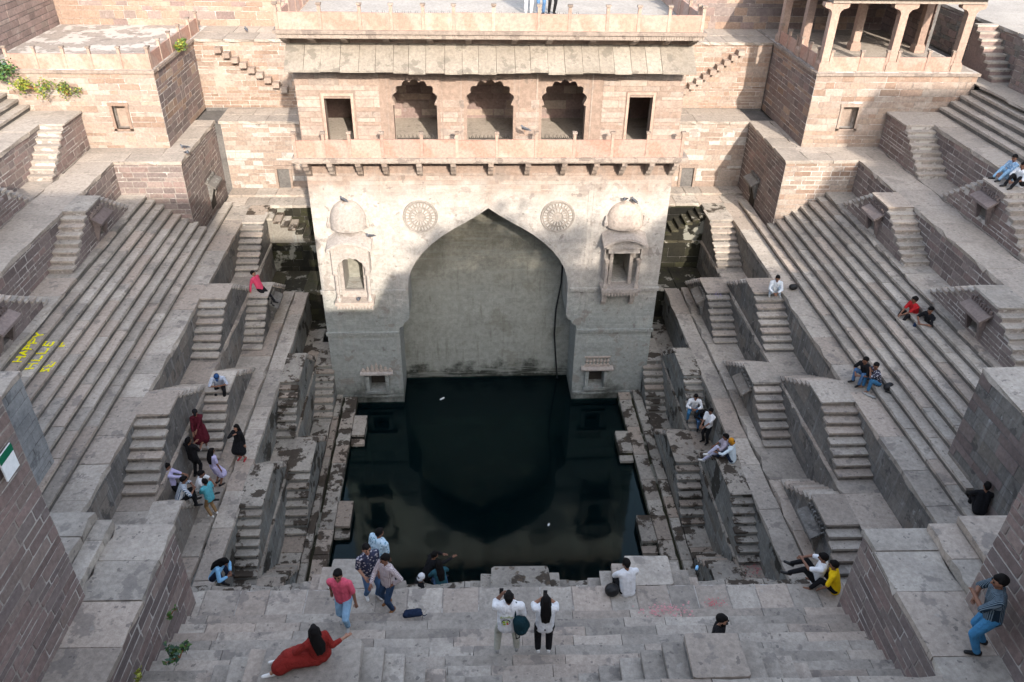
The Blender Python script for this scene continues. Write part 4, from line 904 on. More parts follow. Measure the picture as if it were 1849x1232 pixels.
# upper storey front wall
def opening(cx, w, z0, zs, zt):
    return [(cx-w, z0)]+[(cx-w, zs-.12), (cx-w+.09, zs-.1), (cx-w+.06, zs)]+arc(cx, zs, w-.07, zt-zs-.03, 7, .085)[1:-1]+[(cx+w-.06, zs), (cx+w-.09, zs-.1), (cx+w, zs-.12), (cx+w, z0)]
WIN = [(-1.92, .80), (.84, .86), (3.58, .82)]
holes = [[(-5.2, 12.0), (-4.24, 12.0), (-4.24, 13.95), (-5.2, 13.95)], [(6.0, 12.0), (6.88, 12.0), (6.88, 14.02), (6.0, 14.02)]]+[opening(c, w, 12.02, 13.82, 14.58) for c, w in WIN]
up = plate('upper_wall', [(XL, 12.001), (XR, 12.001), (XR, 16.2), (XL, 16.2)], [[(x, max(z, 12.03)) for x, z in h] for h in holes], FY, FY+.42, M['facade'], fb)
def uext(za, zb):
    segs = [(XL+.01, XR-.01)]
    if za < 14.15: segs = [(XL+.01, -5.36), (-4.08, -3.2), (5.0, 5.86), (7.02, XR-.01)]
    elif za < 14.75: segs = [(XL+.01, -3.2), (5.0, XR-.01)]
    if za < 13.85: segs += [(-1.0, -.12), (1.8, 2.66)]
    return segs
bricks(fb, 'x', FY, -1, XL, XR, 12.02, 15.0, M['facade'], ch=.2, lens=(.5, 1.1), joint=.018, proud=.016, depth=.06, ext=uext, name='facing_stone', limit=200, mats=[M['facade'], M['facade'], M['tan']])
for c, w in WIN:
    m = MB()
    for s in (-1, 1): m.box(c+s*(w+.2)-.025, c+s*(w+.2)+.025, FY-.03, FY+.01, 12.02, 14.9)
    m.box(c-w-.225, c+w+.225, FY-.03, FY+.01, 14.9, 14.95); m.build('window_surround', M['facade'], fb)
m = MB().box(-5.3, -5.2, FY-.05, FY+.1, 12.02, 14.05).box(-4.24, -4.14, FY-.05, FY+.1, 12.02, 14.05).box(-5.3, -4.14, FY-.05, FY+.1, 14.05, 14.15); m.build('door_frame', M['column'], fb)
m = MB().box(5.9, 6.0, FY-.05, FY+.1, 12.02, 14.12).box(6.88, 6.98, FY-.05, FY+.1, 12.02, 14.12).box(5.9, 6.98, FY-.05, FY+.1, 14.12, 14.22); m.build('door_frame', M['column'], fb)
# rooms behind
MB().box(XL, XR, FY+.4, 33.2, 11.8, 12.005).build('room_floor', M['tread_top'], fb)
MB().box(XL, XR, 33.0, 33.2, 12, 16).build('room_back_wall', M['rust'], fb)
bricks(fb, 'x', 33.0, -1, -3.2, 5.1, 12.1, 15.2, M['rust'], ch=.3, lens=(.5, .9), joint=.03, proud=.02, name='room_stone', limit=150, mats=[M['rust'], M['tan']])
MB().box(-3.5, -3.2, FY+.43, 33, 12, 16).box(5.0, 5.3, FY+.43, 33, 12, 16).build('room_partition', M['rust'], fb)
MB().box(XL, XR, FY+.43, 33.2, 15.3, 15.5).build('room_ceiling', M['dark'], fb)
for x in (-.55, 2.2): MB().box(x-.16, x+.16, 31.2, 31.5, 12, 15.3).build('inner_pillar', M['column'], fb)
# bird spikes in the windows and on the roof edge
def spikes(label, x0, x1, y, z, step=.075):
    r = thing('bird_spikes', label, 'bird spikes', ((x0+x1)/2, y, z), 'bird spike strips')
    m = MB().box(x0, x1, y-.03, y+.03, z, z+.02); x = x0+.03; k = 0
    while x < x1:
        d = .06 if k % 2 else -.06
        m.add([(x-.012, y, z+.02), (x+.012, y, z+.02), (x+d*.6, y-.05, z+.2), (x-.012, y+.02, z+.02)], [(0, 1, 2), (1, 3, 2), (3, 0, 2)]); x += step; k += 1
    o = m.build('spike_strip', M['dark'], r, fix=False); o['kind'] = 'stuff'
for i, (c, w) in enumerate(WIN): spikes('dark spike strip across the floor behind the %s cusped window' % ('left', 'middle', 'right')[i], c-w+.05, c+w-.1, FY+.3, 12.35)
spikes('row of dark bird spikes behind the roof railing', -3.2, 3.9, 28.62, 16.9, .11)
# sloping eave of separate slabs
x = -6.3; zs = [0]
while x < 8.05:
    w = RND.uniform(.5, .68); e = min(x+w, 8.12)
    if 8.12-e < .3: e = 8.12
    dy = RND.uniform(-.05, .04); dz = RND.uniform(-.02, .02)
    y0, y1, za, zb = 28.12+dy, FY-.0, 15.12+dz+dy*.5, 15.82+dz
    MB().hexa([(x+.006, y0, za), (e-.006, y0, za), (e-.006, y1, zb), (x+.006, y1, zb), (x+.006, y0, za+.07), (e-.006, y0, za+.07), (e-.006, y1, zb+.08), (x+.006, y1, zb+.08)]).build('eave_slab', M['eave'], fb)
    x = e
# cornice ledge and roof railing
MB().box(-6.5, 8.3, 28.18, FY+.0, 16.38, 16.5).build('cornice_slab', M['pinkgrey'], fb)
m = MB().box(-6.42, 8.22, 28.26, FY, 16.22, 16.379)
x = -6.4
while x < 8.2: m.box(x, x+.05, 28.235, 28.262, 16.24, 16.36); x += .09
m.build('cornice_frieze', M['pinkgrey'], fb)
for x in (-6.25, -5.3, -4.2, -2.77, -1.27, .07, 1.68, 2.89, 4.4, 5.9, 7.05, 8.0): bracket('bracket', x, 28.36, FY, 15.9, 16.218, .2, M['pinkgrey'], fb)
parapet('roof_railing', 'orange-veined pink stone railing along the roof edge of the arched building', None, [(x, 28.32) for x in (-6.35, -4.9, -3.57, -2.52, -1.45, -.42, .93, 2.47, 3.52, 4.82, 5.9, 6.95, 8.12)], 16.5, .56, .86, M['pink'])
MB().box(-6.2, 8.05, FY, 46, 16.2, 16.42).build('roof_floor', M['terrace'], fb)
parapet('roof_railing', 'pink railing running back along the left edge of the roof', None, [(-6.25, 28.6+1.3*k) for k in range(10)], 16.45, .6, .9, M['pink'])
parapet('roof_railing', 'pink railing running back along the right edge of the roof', None, [(8.05, 28.6+1.3*k) for k in range(10)], 16.45, .6, .9, M['pink'])
hose = MB().tube([(4.12, 30.9, 6.3), (4.1, 30.85, 5.2), (3.92, 30.75, 3.9), (3.9, 30.7, 2.6), (4.0, 30.7, 1.5), (4.2, 30.75, -.3)], .04, 7)
ho = hose.build('water_hose', plain('black_hose_rubber', (.012, .013, .014), .5)); tag(ho, 'black hose hanging down inside the right edge of the great arch', 'hose')
# ---------------------------------------------------------------- the street side behind the camera (throws the shade into the pit)
structure('street', MB().box(-40, 60, -30, -3.2, 5, 16.0), M['tread_top'])
def house(label, x0, x1, y0, y1, z0, z1, c):
    h = thing('townhouse', label, 'house', ((x0+x1)/2, (y0+y1)/2, z0), 'houses on the street side')
    MB().box(x0, x1, y0, y1, z0, z1).build('wall', M[c], h)
    MB().box(x0-.15, x1+.15, y0-.15, y1+.15, z1, z1+.2).build('roof_slab', M['pinkgrey'], h)
    x = x0+.8
    while x < x1-1.2:
        zz = z0+1.0
        while zz < z1-1.4:
            w = MB().box(x, x+.9, y1, y1+.06, zz, zz+1.2).build('window', M['column'], h); MB().box(x+.08, x+.82, y1+.061, y1+.075, zz+.08, zz+1.12).build('pane', M['dark'], w); zz += 2.2
        x += 2.2
for lb, x0, x1, z1, c in (('unseen low house on the street side, left', -24, -2.2, 27.2, 'tan'), ('unseen parapet house on the street side, left of the gap', -2.1, 2.0, 25.2, 'orange'), ('unseen lowest shed on the street side', 2.1, 4.9, 21.2, 'tan'),
                         ('low house on the street side, right of the gap', 5.0, 23.0, 23.6, 'tan'), ('two-storey house on the street side, right', 23.1, 25.4, 26.2, 'orange'), ('taller house on the street side, right', 25.5, 27.6, 28.6, 'tan'), ('tallest house at the right end of the street', 27.7, 50, 32.4, 'orange')):
    house(lb, x0, x1, -9, -5, 15, z1, c)
# street trees whose leaves break up the edge of the shade
def street_tree(label, x, y, z0, h, r, n):
    t_ = thing('street_tree', label, 'tree', (x, y, z0), 'street trees'); R_ = random.Random(int(x*10)); m = MB(); ends = []
    m.tube([(x, y, z0), (x+.1, y, z0+h*.5), (x, y+.1, z0+h*.7)], .16, 7, .09)
    for k in range(9):
        a = R_.uniform(0, 6.28); e = (x+math.cos(a)*r*R_.uniform(.4, .9), y+math.sin(a)*r*R_.uniform(.3, .7), z0+h*R_.uniform(.75, 1)); m.tube([(x, y, z0+h*.55), ((x+e[0])/2, (y+e[1])/2, z0+h*.8), e], .06, 5, .015); ends.append(Vector(e))
    m.build('trunk', M['rust'], t_); f = MB()
    for i in range(n):
        c = R_.choice(ends)+Vector((R_.gauss(0, r*.3), R_.gauss(0, r*.25), R_.gauss(0, r*.22))); u = Vector((R_.gauss(0, 1), R_.gauss(0, 1), R_.gauss(0, .6))).normalized(); w = u.cross(Vector((R_.gauss(0, 1), R_.gauss(0, 1), 1)).normalized()).normalized(); q = R_.uniform(.12, .28)
        f.add([c-u*q, c-w*q*.6, c+u*q, c+w*q*.6], [(0, 1, 2, 3)])
    f.build('crown', M['leaf'], t_, fix=False)
M['leaf'] = plain('street_tree_leaf', (.05, .09, .03), .6)
for i, (x, z1, r) in enumerate(((8.7, 20.4, 1.6), (11.3, 20.3, 1.8), (14.6, 20.6, 1.7), (18.6, 20.0, 1.5), (-.6, 20.6, 1.0))):
    street_tree('street tree behind the viewer, %s' % ('above the shed roof', 'second along the street', 'third along the street', 'last before the tall houses', 'left of the shed')[i], x, -10.5, 15.0, z1-6.6, r, 1500)
# near side goes on rising unseen, added to keep skylight off the steps
structure('unseen_near_steps', MB().box(-7.4, 9.6, -3.0, 5.9, 5, 11.85).box(-7.4, 9.6, -3.0, 4.0, 11.851, 13.1).box(-7.4, 9.6, -3.0, 2.4, 13.101, 15.1).box(-14, 16, -3.0, .4, 15.101, 19.4), M['tread'])
# ---------------------------------------------------------------- people
def cloth(name, c, pat=None, c2=(.8, .8, .8), sc=14.0):
    m, t, b = nmat(name); L = t.links
    tc = N(t, 'ShaderNodeTexCoord'); ob = tc.outputs['Object']
    n = noise(t, ob, 7, 4)
    col = mixc(t, 0.0, c, c)
    if pat == 'stripe' or pat == 'hstripe':
        w = N(t, 'ShaderNodeTexWave'); w.bands_direction = 'X' if pat == 'stripe' else 'Z'; w.inputs['Scale'].default_value = sc; L.new(ob, w.inputs[0])
        col = mixc(t, ramp(t, w.outputs['Fac'], .45, .6), c, c2)
    elif pat == 'plaid':
        a = N(t, 'ShaderNodeTexWave'); a.bands_direction = 'X'; a.inputs['Scale'].default_value = sc; L.new(ob, a.inputs[0])
        d = N(t, 'ShaderNodeTexWave'); d.bands_direction = 'Z'; d.inputs['Scale'].default_value = sc; L.new(ob, d.inputs[0])
        col = mixc(t, math2(t, 'MULTIPLY', math2(t, 'ADD', ramp(t, a.outputs['Fac'], .6, .75), ramp(t, d.outputs['Fac'], .6, .75)), .5), c, c2)
    elif pat == 'print':
        v = N(t, 'ShaderNodeTexVoronoi'); v.inputs['Scale'].default_value = sc; L.new(ob, v.inputs['Vector'])
        col = mixc(t, ramp(t, v.outputs['Distance'], .42, .3), c, c2)
    hs = N(t, 'ShaderNodeHueSaturation'); L.new(col, hs.inputs['Color'])
    L.new(math2(t, 'ADD', math2(t, 'MULTIPLY', n, .4), .8), hs.inputs['Value']); L.new(hs.outputs[0], b.inputs['Base Color'])
    b.inputs['Roughness'].default_value = .9; b.inputs['Specular IOR Level'].default_value = .15
    bp = N(t, 'ShaderNodeBump'); bp.inputs['Strength'].default_value = .9; bp.inputs['Distance'].default_value = .05
    L.new(noise(t, ob, 11, 3), bp.inputs['Height']); L.new(bp.outputs[0], b.inputs['Normal'])
    return m
_cl = {}
def CM(spec):
    if isinstance(spec, str):
        base = dict(white=(.74, .75, .77), black=(.012, .012, .014), jeans=(.075, .15, .28), ljeans=(.24, .40, .56), navy=(.02, .03, .06), grey=(.36, .36, .35),
                    red=(.40, .018, .022), maroon=(.085, .012, .02), pink=(.62, .10, .16), kurta=(.62, .07, .14), lilac=(.50, .47, .70), teal=(.10, .40, .48), sky=(.25, .52, .80),
                    tan=(.28, .18, .09), khaki=(.42, .42, .36), yellow=(.80, .52, .01), dress=(.22, .022, .018), skyprint=None)[spec]
        spec = (spec, base)
    if spec[0] not in _cl: _cl[spec[0]] = cloth(spec[0]+'_cloth', *spec[1:])
    return _cl[spec[0]]
SKIN = [plain('brown_skin', (.20, .095, .058), .55, .4), plain('light_brown_skin', (.33, .175, .115), .55, .4)]
HAIR = plain('black_hair', (.006, .005, .005), .75, .15)
SHOE = {'white': plain('white_shoe', (.7, .7, .68), .6), 'black': plain('black_shoe', (.012, .012, .013), .5), 'brown': plain('brown_shoe', (.20, .085, .03), .6), 'red': plain('red_shoe', (.35, .03, .04), .6), 'grey': plain('grey_shoe', (.3, .3, .29), .6)}
def capsule(vs, fs, p, q, r0, r1, seg=10):
    p, q = Vector(p), Vector(q); d = q-p; L = d.length
    if L < 1e-5: d = Vector((0, 0, 1)); q = p+d*1e-3; L = 1e-3
    d = d/L; u = d.cross(Vector((0, 0, 1)) if abs(d.z) < .9 else Vector((1, 0, 0))).normalized(); w = d.cross(u)
    rings = [(p-d*r0*math.cos(a), r0*math.sin(a)) for a in (.35, .8, 1.2)]+[(p, r0), (q, r1)]+[(q+d*r1*math.cos(a), r1*math.sin(a)) for a in (1.2, .8, .35)]
    n = len(vs)
    for c, r in rings:
        for k in range(seg):
            a = 2*math.pi*k/seg; vs.append(c+u*math.cos(a)*r+w*math.sin(a)*r)
    for j in range(len(rings)-1):
        for k in range(seg): fs.append((n+j*seg+k, n+j*seg+(k+1) % seg, n+(j+1)*seg+(k+1) % seg, n+(j+1)*seg+k))
    fs.append(tuple(n+k for k in range(seg))[::-1]); fs.append(tuple(n+(len(rings)-1)*seg+k for k in range(seg)))
TSC = bpy.data.scenes.new('modelling')
def fuse(name, caps, mat, root, vox, extra=None, smooth=2, parent=None):
    """one continuous skin over the given limbs (voxel union), plus small separate tubes joined to it"""
    vs, fs = [], []
    for c in caps: capsule(vs, fs, *c)
    me = bpy.data.meshes.new(name); me.from_pydata([tuple(v) for v in vs], [], fs)
    tmp = bpy.data.objects.new('shape', me); TSC.collection.objects.link(tmp)
    bm = bmesh.new(); bm.from_mesh(me); bmesh.ops.recalc_face_normals(bm, faces=bm.faces); bm.to_mesh(me); bm.free()
    md = tmp.modifiers.new('r', 'REMESH'); md.mode = 'VOXEL'; md.voxel_size = vox
    if smooth:
        m2 = tmp.modifiers.new('s', 'SMOOTH'); m2.iterations = smooth; m2.factor = .5
    with bpy.context.temp_override(scene=TSC, view_layer=TSC.view_layers[0]): dg = bpy.context.evaluated_depsgraph_get()
    dg.update(); ev = tmp.evaluated_get(dg)
    out = bpy.data.meshes.new_from_object(ev); bpy.data.objects.remove(tmp); bpy.data.meshes.remove(me)
    if extra:
        v2, f2 = [], []
        for c in extra: capsule(v2, f2, *c, 6)
        bm = bmesh.new(); bm.from_mesh(out); n = [bm.verts.new(v) for v in v2]
        for f in f2:
            try: bm.faces.new([n[i] for i in f])
            except ValueError: pass
        bm.to_mesh(out); bm.free()
    out.name = name; out.materials.clear(); out.materials.append(mat)
    for p in out.polygons: p.use_smooth = True
    o = bpy.data.objects.new(name, out); COL.objects.link(o); o.parent = parent or root; return o
def ik(a, b, l1, l2, pole):
    a, b = Vector(a), Vector(b); d = b-a; L = min(d.length, (l1+l2)*.995); d = d.normalized(); b = a+d*L
    x = (l1*l1-l2*l2+L*L)/(2*L); h = math.sqrt(max(l1*l1-x*x, 0))
    p = Vector(pole); p = (p-d*p.dot(d)); p = p.normalized() if p.length > 1e-4 else Vector((0, 0, 1))
    return a+d*x+p*h, b
def person(label, at, face, hip=(0, 0, .90), lean=(0, 0, 1), head=(0, 0, 1), look=(0, 1, -.1), hands=None, elbows=None, feet=None, knees=None, H=1.7, girl=False,
           top='white', bottom='jeans', shoe='black', sleeve=.55, hair='short', skirt=0, vox=.02, cap=None, beard=False, build=1.0, skin=0, glasses=False, fingers=True, toe=None, group=None):
    """local frame: x right, y forward, z up from the point AT; lean = trunk direction, head = neck direction, look = face direction"""
    root = thing('person', label, 'person', at, group); root.rotation_euler.z = rad(-face)
    s = H/1.7
    V = lambda p: Vector(p)
    hp = V(hip)*1.0; up = V(lean).normalized(); hu = V(head).normalized(); lk = V(look).normalized()
    right = Vector((1, 0, 0)); right = (right-up*right.dot(up)).normalized(); fw = up.cross(right)
    sw, hw = (.165 if girl else .19)*s*build, (.10 if girl else .095)*s
    ch = hp+up*.30*s; sh = hp+up*.49*s; nk = sh+up*.04*s; hd = nk+hu*.165*s
    R = lambda r: r*s*build
    J = {}
    hands = hands or [(-.24, .05, hp.z-.06), (.24, .05, hp.z-.06)]
    elbows = elbows or [(-.3, -.8, -.4), (.3, -.8, -.4)]
    feet = feet or [(-.1, 0, 0), (.1, 0, 0)]
    knees = knees or [(-.1, 1, .1), (.1, 1, .1)]
    toe = toe or [(-.15, 1, 0), (.15, 1, 0)]
    body, ex, shirt, pants, shoes = [], [], [], [], []
    body += [(hp-right*hw*.6, ch-right*.06*s, R(.10), R(.10)), (hp+right*hw*.6, ch+right*.06*s, R(.10), R(.10)), (ch, sh-up*.02, R(.10), R(.085)),
             (sh-right*sw*.75-up*.012, sh+right*sw*.75-up*.012, R(.054), R(.054)), (sh, nk+hu*.07*s, R(.055), R(.05))]
    # head: skull, jaw, nose, ears
    hr = lk.cross(hu); hr = hr.normalized() if hr.length > .1 else right; lk2 = hu.cross(hr).normalized()
    if lk2.dot(lk) < 0: lk2 = -lk2
    body += [(hd+hu*.03*s-lk2*.018*s, hd-hu*.005*s+lk2*.018*s, .088*s, .082*s), (hd-hu*.03*s+lk2*.03*s, hd-hu*.068*s+lk2*.04*s, .065*s, .045*s),
             (hd+lk2*.095*s+hu*.01*s, hd+lk2*.11*s-hu*.02*s, .012*s, .019*s)]
    for q in (-1, 1): body.append((hd+hr*q*.085*s+hu*.015*s, hd+hr*q*.09*s-hu*.02*s, .018*s, .014*s))
    t = (.115 if girl else .122)*s*build
    shirt += [(hp-right*hw*.55-up*.06*s, ch-right*.05*s, t*1.05, t), (hp+right*hw*.55-up*.06*s, ch+right*.05*s, t*1.05, t*1.04), (ch-right*.06*s, sh-right*.07*s-up*.03, t*1.04, R(.112)), (ch+right*.06*s, sh+right*.07*s-up*.03, t*1.04, R(.112)),
              (sh-right*sw*.8-up*.015*s, sh+right*sw*.8-up*.015*s, R(.074), R(.074))]
    for i, q in enumerate((-1, 1)):
        a = sh+right*q*sw-up*.012*s
        el, wr = ik(a, hands[i], .285*s, .25*s, elbows[i]); fd = (wr-el).normalized()
        body += [(a, el, R(.052), R(.040)), (el, wr, R(.041), R(.028)), (wr, wr+fd*.075*s, .028*s, .034*s)]
        if fingers:
            sd_ = fd.cross(Vector((0, 0, 1))); sd_ = sd_.normalized() if sd_.length > .1 else Vector((1, 0, 0)); dn = fd.cross(sd_)
            for k, ln in enumerate((.062, .072, .068, .052)):
                b0 = wr+fd*.085*s+sd_*(k-1.5)*.017*s; b1 = b0+fd*ln*.6*s; b2 = b1+(fd*.6-dn*.55*(1 if dn.z > 0 else -1))*ln*.6*s
                ex += [(b0, b1, .0095*s, .0088*s), (b1, b2, .0088*s, .007*s)]
            b0 = wr+fd*.03*s-sd_*q*.025*s; b1 = b0+(fd*.6-sd_*q*.6)*.045*s; ex += [(b0, b1, .013*s, .011*s), (b1, b1+fd*.03*s, .011*s, .008*s)]
        if sleeve > 0:
            if sleeve <= .6: shirt.append((a, a+(el-a)*sleeve/.6*.95, R(.070), R(.062)))
            else: shirt += [(a, el, R(.068), R(.056)), (el, el+(wr-el)*(sleeve-.6)/.4, R(.056), R(.046))]
        h = hp+right*q*hw-up*.03*s
        kn, an = ik(h, V(feet[i])+Vector((0, 0, .075)), .43*s, .42*s, knees[i])
        td = V(toe[i]).normalized()
        body += [(h, kn, R(.082), R(.055)), (kn, an, R(.052), R(.036)), (an-Vector((0, 0, .03)), an+td*.15*s-Vector((0, 0, .045)), .034*s, .026*s)]
        if bottom:
            fr = .93 if not skirt else 0
            if fr: pants += [(h, kn, R(.098), R(.070)), (kn, kn+(an-kn)*fr, R(.069), R(.056)), (hp-right*.05-up*.02, hp+right*.05-up*.02, R(.115), R(.115))]
        shoes.append((an-td*.045*s-Vector((0, 0, .035)), an+td*.155*s-Vector((0, 0, .042)), .043*s, .036*s))
        J['k%d' % i] = kn; J['a%d' % i] = an
    b = fuse('body', body, SKIN[skin], root, vox, ex)
    if bottom and pants: fuse('trousers', pants, CM(bottom), root, vox*1.15)
    if skirt:
        kk = (J['k0']+J['k1'])/2; aa = (J['a0']+J['a1'])/2; sk = []
        for i, q in enumerate((-1, 1)):
            h = hp+right*q*hw; k = J['k%d' % i]; a = J['a%d' % i]
            e = h+(k-h)*min(skirt/.5, 1); sk.append((h, e, R(.13), R(.14)+.04))
            if skirt > .5: sk.append((e, k+(a-k)*(skirt-.5)/.5, R(.14)+.03, R(.12)+.03))
        m0 = hp; e = hp+(kk-hp)*min(skirt/.5, 1); sk += [(m0, e, R(.14), R(.15)+.03)]
        if skirt > .5: sk.append((e, kk+(aa-kk)*(skirt-.5)/.5, R(.15)+.02, R(.13)+.02))
        fuse('skirt', sk, CM(bottom), root, vox*1.15, smooth=3)
    if top:
        fuse('shirt', shirt, CM(top), root, vox*1.05, smooth=3)
    if shoe:
        for c in shoes: fuse('shoe', [c, (c[0]+Vector((0, 0, .03)), c[0]+(c[1]-c[0])*.4+Vector((0, 0, .025)), .04*s, .03*s)], SHOE[shoe], root, .016, smooth=1)
    hc = [(hd+hu*.05*s-lk2*.03*s, hd+hu*.035*s-lk2*.055*s, .094*s, .088*s), (hd+hu*.085*s+lk2*.035*s, hd+hu*.08*s-lk2*.03*s, .055*s, .075*s), (hd-hu*.02*s-lk2*.06*s, hd-hu*.05*s-lk2*.05*s, .068*s, .05*s)]
    for q in (-1, 1): hc.append((hd+hu*.05*s+hr*q*.06*s, hd+hr*q*.074*s+hu*.02*s-lk2*.015*s, .04*s, .025*s))
    if hair == 'long':
        bk = -lk2; e1 = hd-hu*.10*s+bk*.09*s; e2 = sh-up*.06*s-fw*.14*s; e3 = sh-up*.24*s-fw*.15*s
        if bk.dot(-fw) < 0: e2 = sh-up*.06*s+bk*.1; e3 = e2-up*.2
        hc += [(hd+bk*.06*s, e1, .085*s, .085*s), (e1, e2, .08*s, .075*s), (e2, e3, .075*s, .045*s)]
        for q in (-1, 1): hc += [(hd+hr*q*.075*s+hu*.03, hd+hr*q*.085*s-hu*.1*s+bk*.02, .035*s, .04*s), (e1+hr*q*.06*s, e2+right*q*.07*s, .05*s, .05*s), (e2+right*q*.06*s, e3+right*q*.06*s, .055*s, .03*s)]
    if hair: fuse('hair', hc, HAIR, root, .016, smooth=1)
    if cap:
        fuse('cap', [(hd+hu*.07*s-lk2*.02*s, hd+hu*.06*s-lk2*.025*s, .1*s, .1*s), (hd+hu*.06*s+lk2*.09*s, hd+hu*.045*s+lk2*.15*s, .05*s, .035*s)] if cap[1] else [(hd+hu*.07*s-lk2*.02*s, hd+hu*.05*s-lk2*.03*s, .105*s, .105*s), (hd-lk2*.05*s, hd+hu*.03*s, .1*s, .09*s)], CM(cap[0]), root, .014, smooth=1)
    ey = []
    for q in (-1, 1):
        p = hd+lk2*.088*s+hr*q*.032*s+hu*.018*s
        fuse('eye', [(p, p+hr*.012*s*q, .012*s, .009*s)], HAIR, root, .006, smooth=0, parent=b)
        ey.append((p+hu*.024*s-hr*q*.014*s, p+hu*.026*s+hr*q*.018*s, .006*s, .005*s))
    p = hd+lk2*.082*s-hu*.062*s
    fuse('mouth', [(p-hr*.02*s, p+hr*.02*s, .009*s, .009*s)], plain('lips', (.16, .05, .045)) if 'lips' not in bpy.data.materials else bpy.data.materials['lips'], root, .006, smooth=0, parent=b)
    if not girl: fuse('eyebrows', ey, HAIR, root, .005, smooth=0, parent=b)
    if beard: fuse('beard', [(hd-hu*.075*s+lk2*.045*s-hr*.03*s, hd-hu*.075*s+lk2*.045*s+hr*.03*s, .046*s, .046*s)]+[(hd+hr*q*.07*s-hu*.01*s+lk2*.01*s, hd+hr*q*.055*s-hu*.07*s+lk2*.03*s, .026*s, .032*s) for q in (-1, 1)]+[(hd+lk2*.092*s-hu*.046*s-hr*.02*s, hd+lk2*.092*s-hu*.046*s+hr*.02*s, .011*s, .011*s)], HAIR, root, .012, smooth=1)
    if glasses:
        g = [(hd+lk2*.1*s+hr*q*.034*s+hu*.018*s, hd+lk2*.1*s+hr*q*.036*s+hu*.012*s, .024*s, .024*s) for q in (-1, 1)]+[(hd+lk2*.102*s-hr*.03*s+hu*.02*s, hd+lk2*.102*s+hr*.03*s+hu*.02*s, .006*s, .006*s)]
        fuse('sunglasses', g, plain('dark_lens', (.01, .01, .01), .15, .6), root, .007, smooth=0)
    J.update(hd=hd, sh=sh, hp=hp, ch=ch, up=up, fw=fw, right=right, root=root, wr=[V(h) for h in hands]); return J
def phone(J, i, label, off=(0, .06, .03)):
    r = J['root']; p = J['wr'][i]+Vector(off)
    o = MB().box(p.x-.04, p.x+.04, p.y-.008, p.y+.008, p.z-.07, p.z+.09).build('phone', SHOE['black']); o.location = r.location; o.rotation_euler = r.rotation_euler
    tag(o, label, 'phone')
SIT = dict(hip=(0, 0, .10), lean=(0, .25, 1), head=(0, .2, 1))
def sit(label, at, face, drop=.35, fy=.42, spread=.14, **k):
    """seated on an edge: AT is the seat point, feet drop below it"""
    a = dict(hip=(0, 0, .11), lean=(0, .3, 1), head=(0, .25, 1), look=(0, 1, -.3), feet=[(-spread, fy, -drop), (spread, fy, -drop)], knees=[(-.15, .6, 1), (.15, .6, 1)],
             hands=[(-.1, .42, .22), (.1, .42, .22)], elbows=[(-1, -.2, -.3), (1, -.2, -.3)])
    a.update(k); return person(label, at, face, **a)
FV = .014
# --- foreground, near steps
J = person('man seen from behind in a white T-shirt with a green back print', (.66, 9.98, 8.28), 0, H=1.78, hip=(0, 0, .92), feet=[(-.21, .02, 0), (.2, .05, 0)], lean=(.02, .03, 1), head=(0, .12, 1), build=1.2,
           hands=[(-.12, .22, 1.50), (.17, .15, 1.30)], elbows=[(-.55, -.15, -1), (.5, -.4, -1)], top='white', bottom='khaki', shoe='grey', sleeve=.55, vox=FV)
phone(J, 0, 'dark phone held up by the man in the printed white T-shirt')
E2 = J['root']
bagm = cloth('dark_teal_bag_cloth', (.008, .032, .042))
bg_ = thing('shoulder_bag', 'dark teal backpack slung on one shoulder of the man in the white T-shirt', 'bag', E2.location); bg_.rotation_euler = E2.rotation_euler
fuse('bag_body', [((.2, -.17, 1.18), (.25, -.17, .98), .12, .15), ((.3, -.12, 1.15), (.33, -.12, 1.0), .08, .11)], bagm, bg_, .018)
fuse('strap', [((.14, -.13, 1.18), (.13, -.08, 1.42), .03, .028), ((.13, -.08, 1.42), (.15, .02, 1.5), .028, .028), ((.15, .02, 1.5), (.17, .1, 1.36), .028, .025)], bagm, bg_, .012)
fuse('dangling_strap', [((.14, -.24, .95), (.16, -.27, .78), .012, .012), ((.16, -.27, .78), (.22, -.26, .8), .012, .012), ((.22, -.26, .8), (.24, -.25, .95), .012, .012)], SHOE['black'], bg_, .008)
# printed emblem on the back of the T-shirt (flat print, generic)
pr = MB(); pc = {}
def disc(cx, cz, r, y, seg=18, sx=1.0):
    return [(cx+r*sx*math.cos(2*math.pi*k/seg), y, cz+r*math.sin(2*math.pi*k/seg)) for k in range(seg)]
def decal(name, polys, c):
    m = MB()
    for p in polys: m.add([E2.location+Vector(q) for q in p], [tuple(range(len(p)))])
    o = m.build(name, plain(name+'_ink', c, .9, .1), E2, fix=False); return o
yb = -.152
decal('print_ring', [disc(-.045, 1.14, .088, yb-.001)], (.02, .035, .05))
decal('print_disc', [disc(-.048, 1.128, .076, yb-.003)], (.60, .62, .58))
decal('print_green', [disc(-.085, 1.15, .03, yb-.005), disc(-.02, 1.155, .026, yb-.005), disc(-.075, 1.085, .028, yb-.005)], (.33, .48, .03))
decal('print_red', [disc(-.015, 1.095, .022, yb-.006), disc(-.022, 1.12, .013, yb-.006)], (.62, .04, .05))
tcu = bpy.data.curves.new('print_script', 'FONT'); tcu.body = 'Brunfluy'; tcu.size = .078; tcu.align_x = 'CENTER'; tcu.shear = .3; tcu.extrude = .001
tob = bpy.data.objects.new('print_lettering', tcu); COL.objects.link(tob); dg = bpy.context.evaluated_depsgraph_get()
tme = bpy.data.meshes.new_from_object(tob.evaluated_get(dg)); bpy.data.objects.remove(tob)
tob = bpy.data.objects.new('print_lettering', tme); COL.objects.link(tob); tob.parent = E2; tob.location = (-.04, yb-.006, 1.265); tob.rotation_euler = (rad(86), 0, 0)
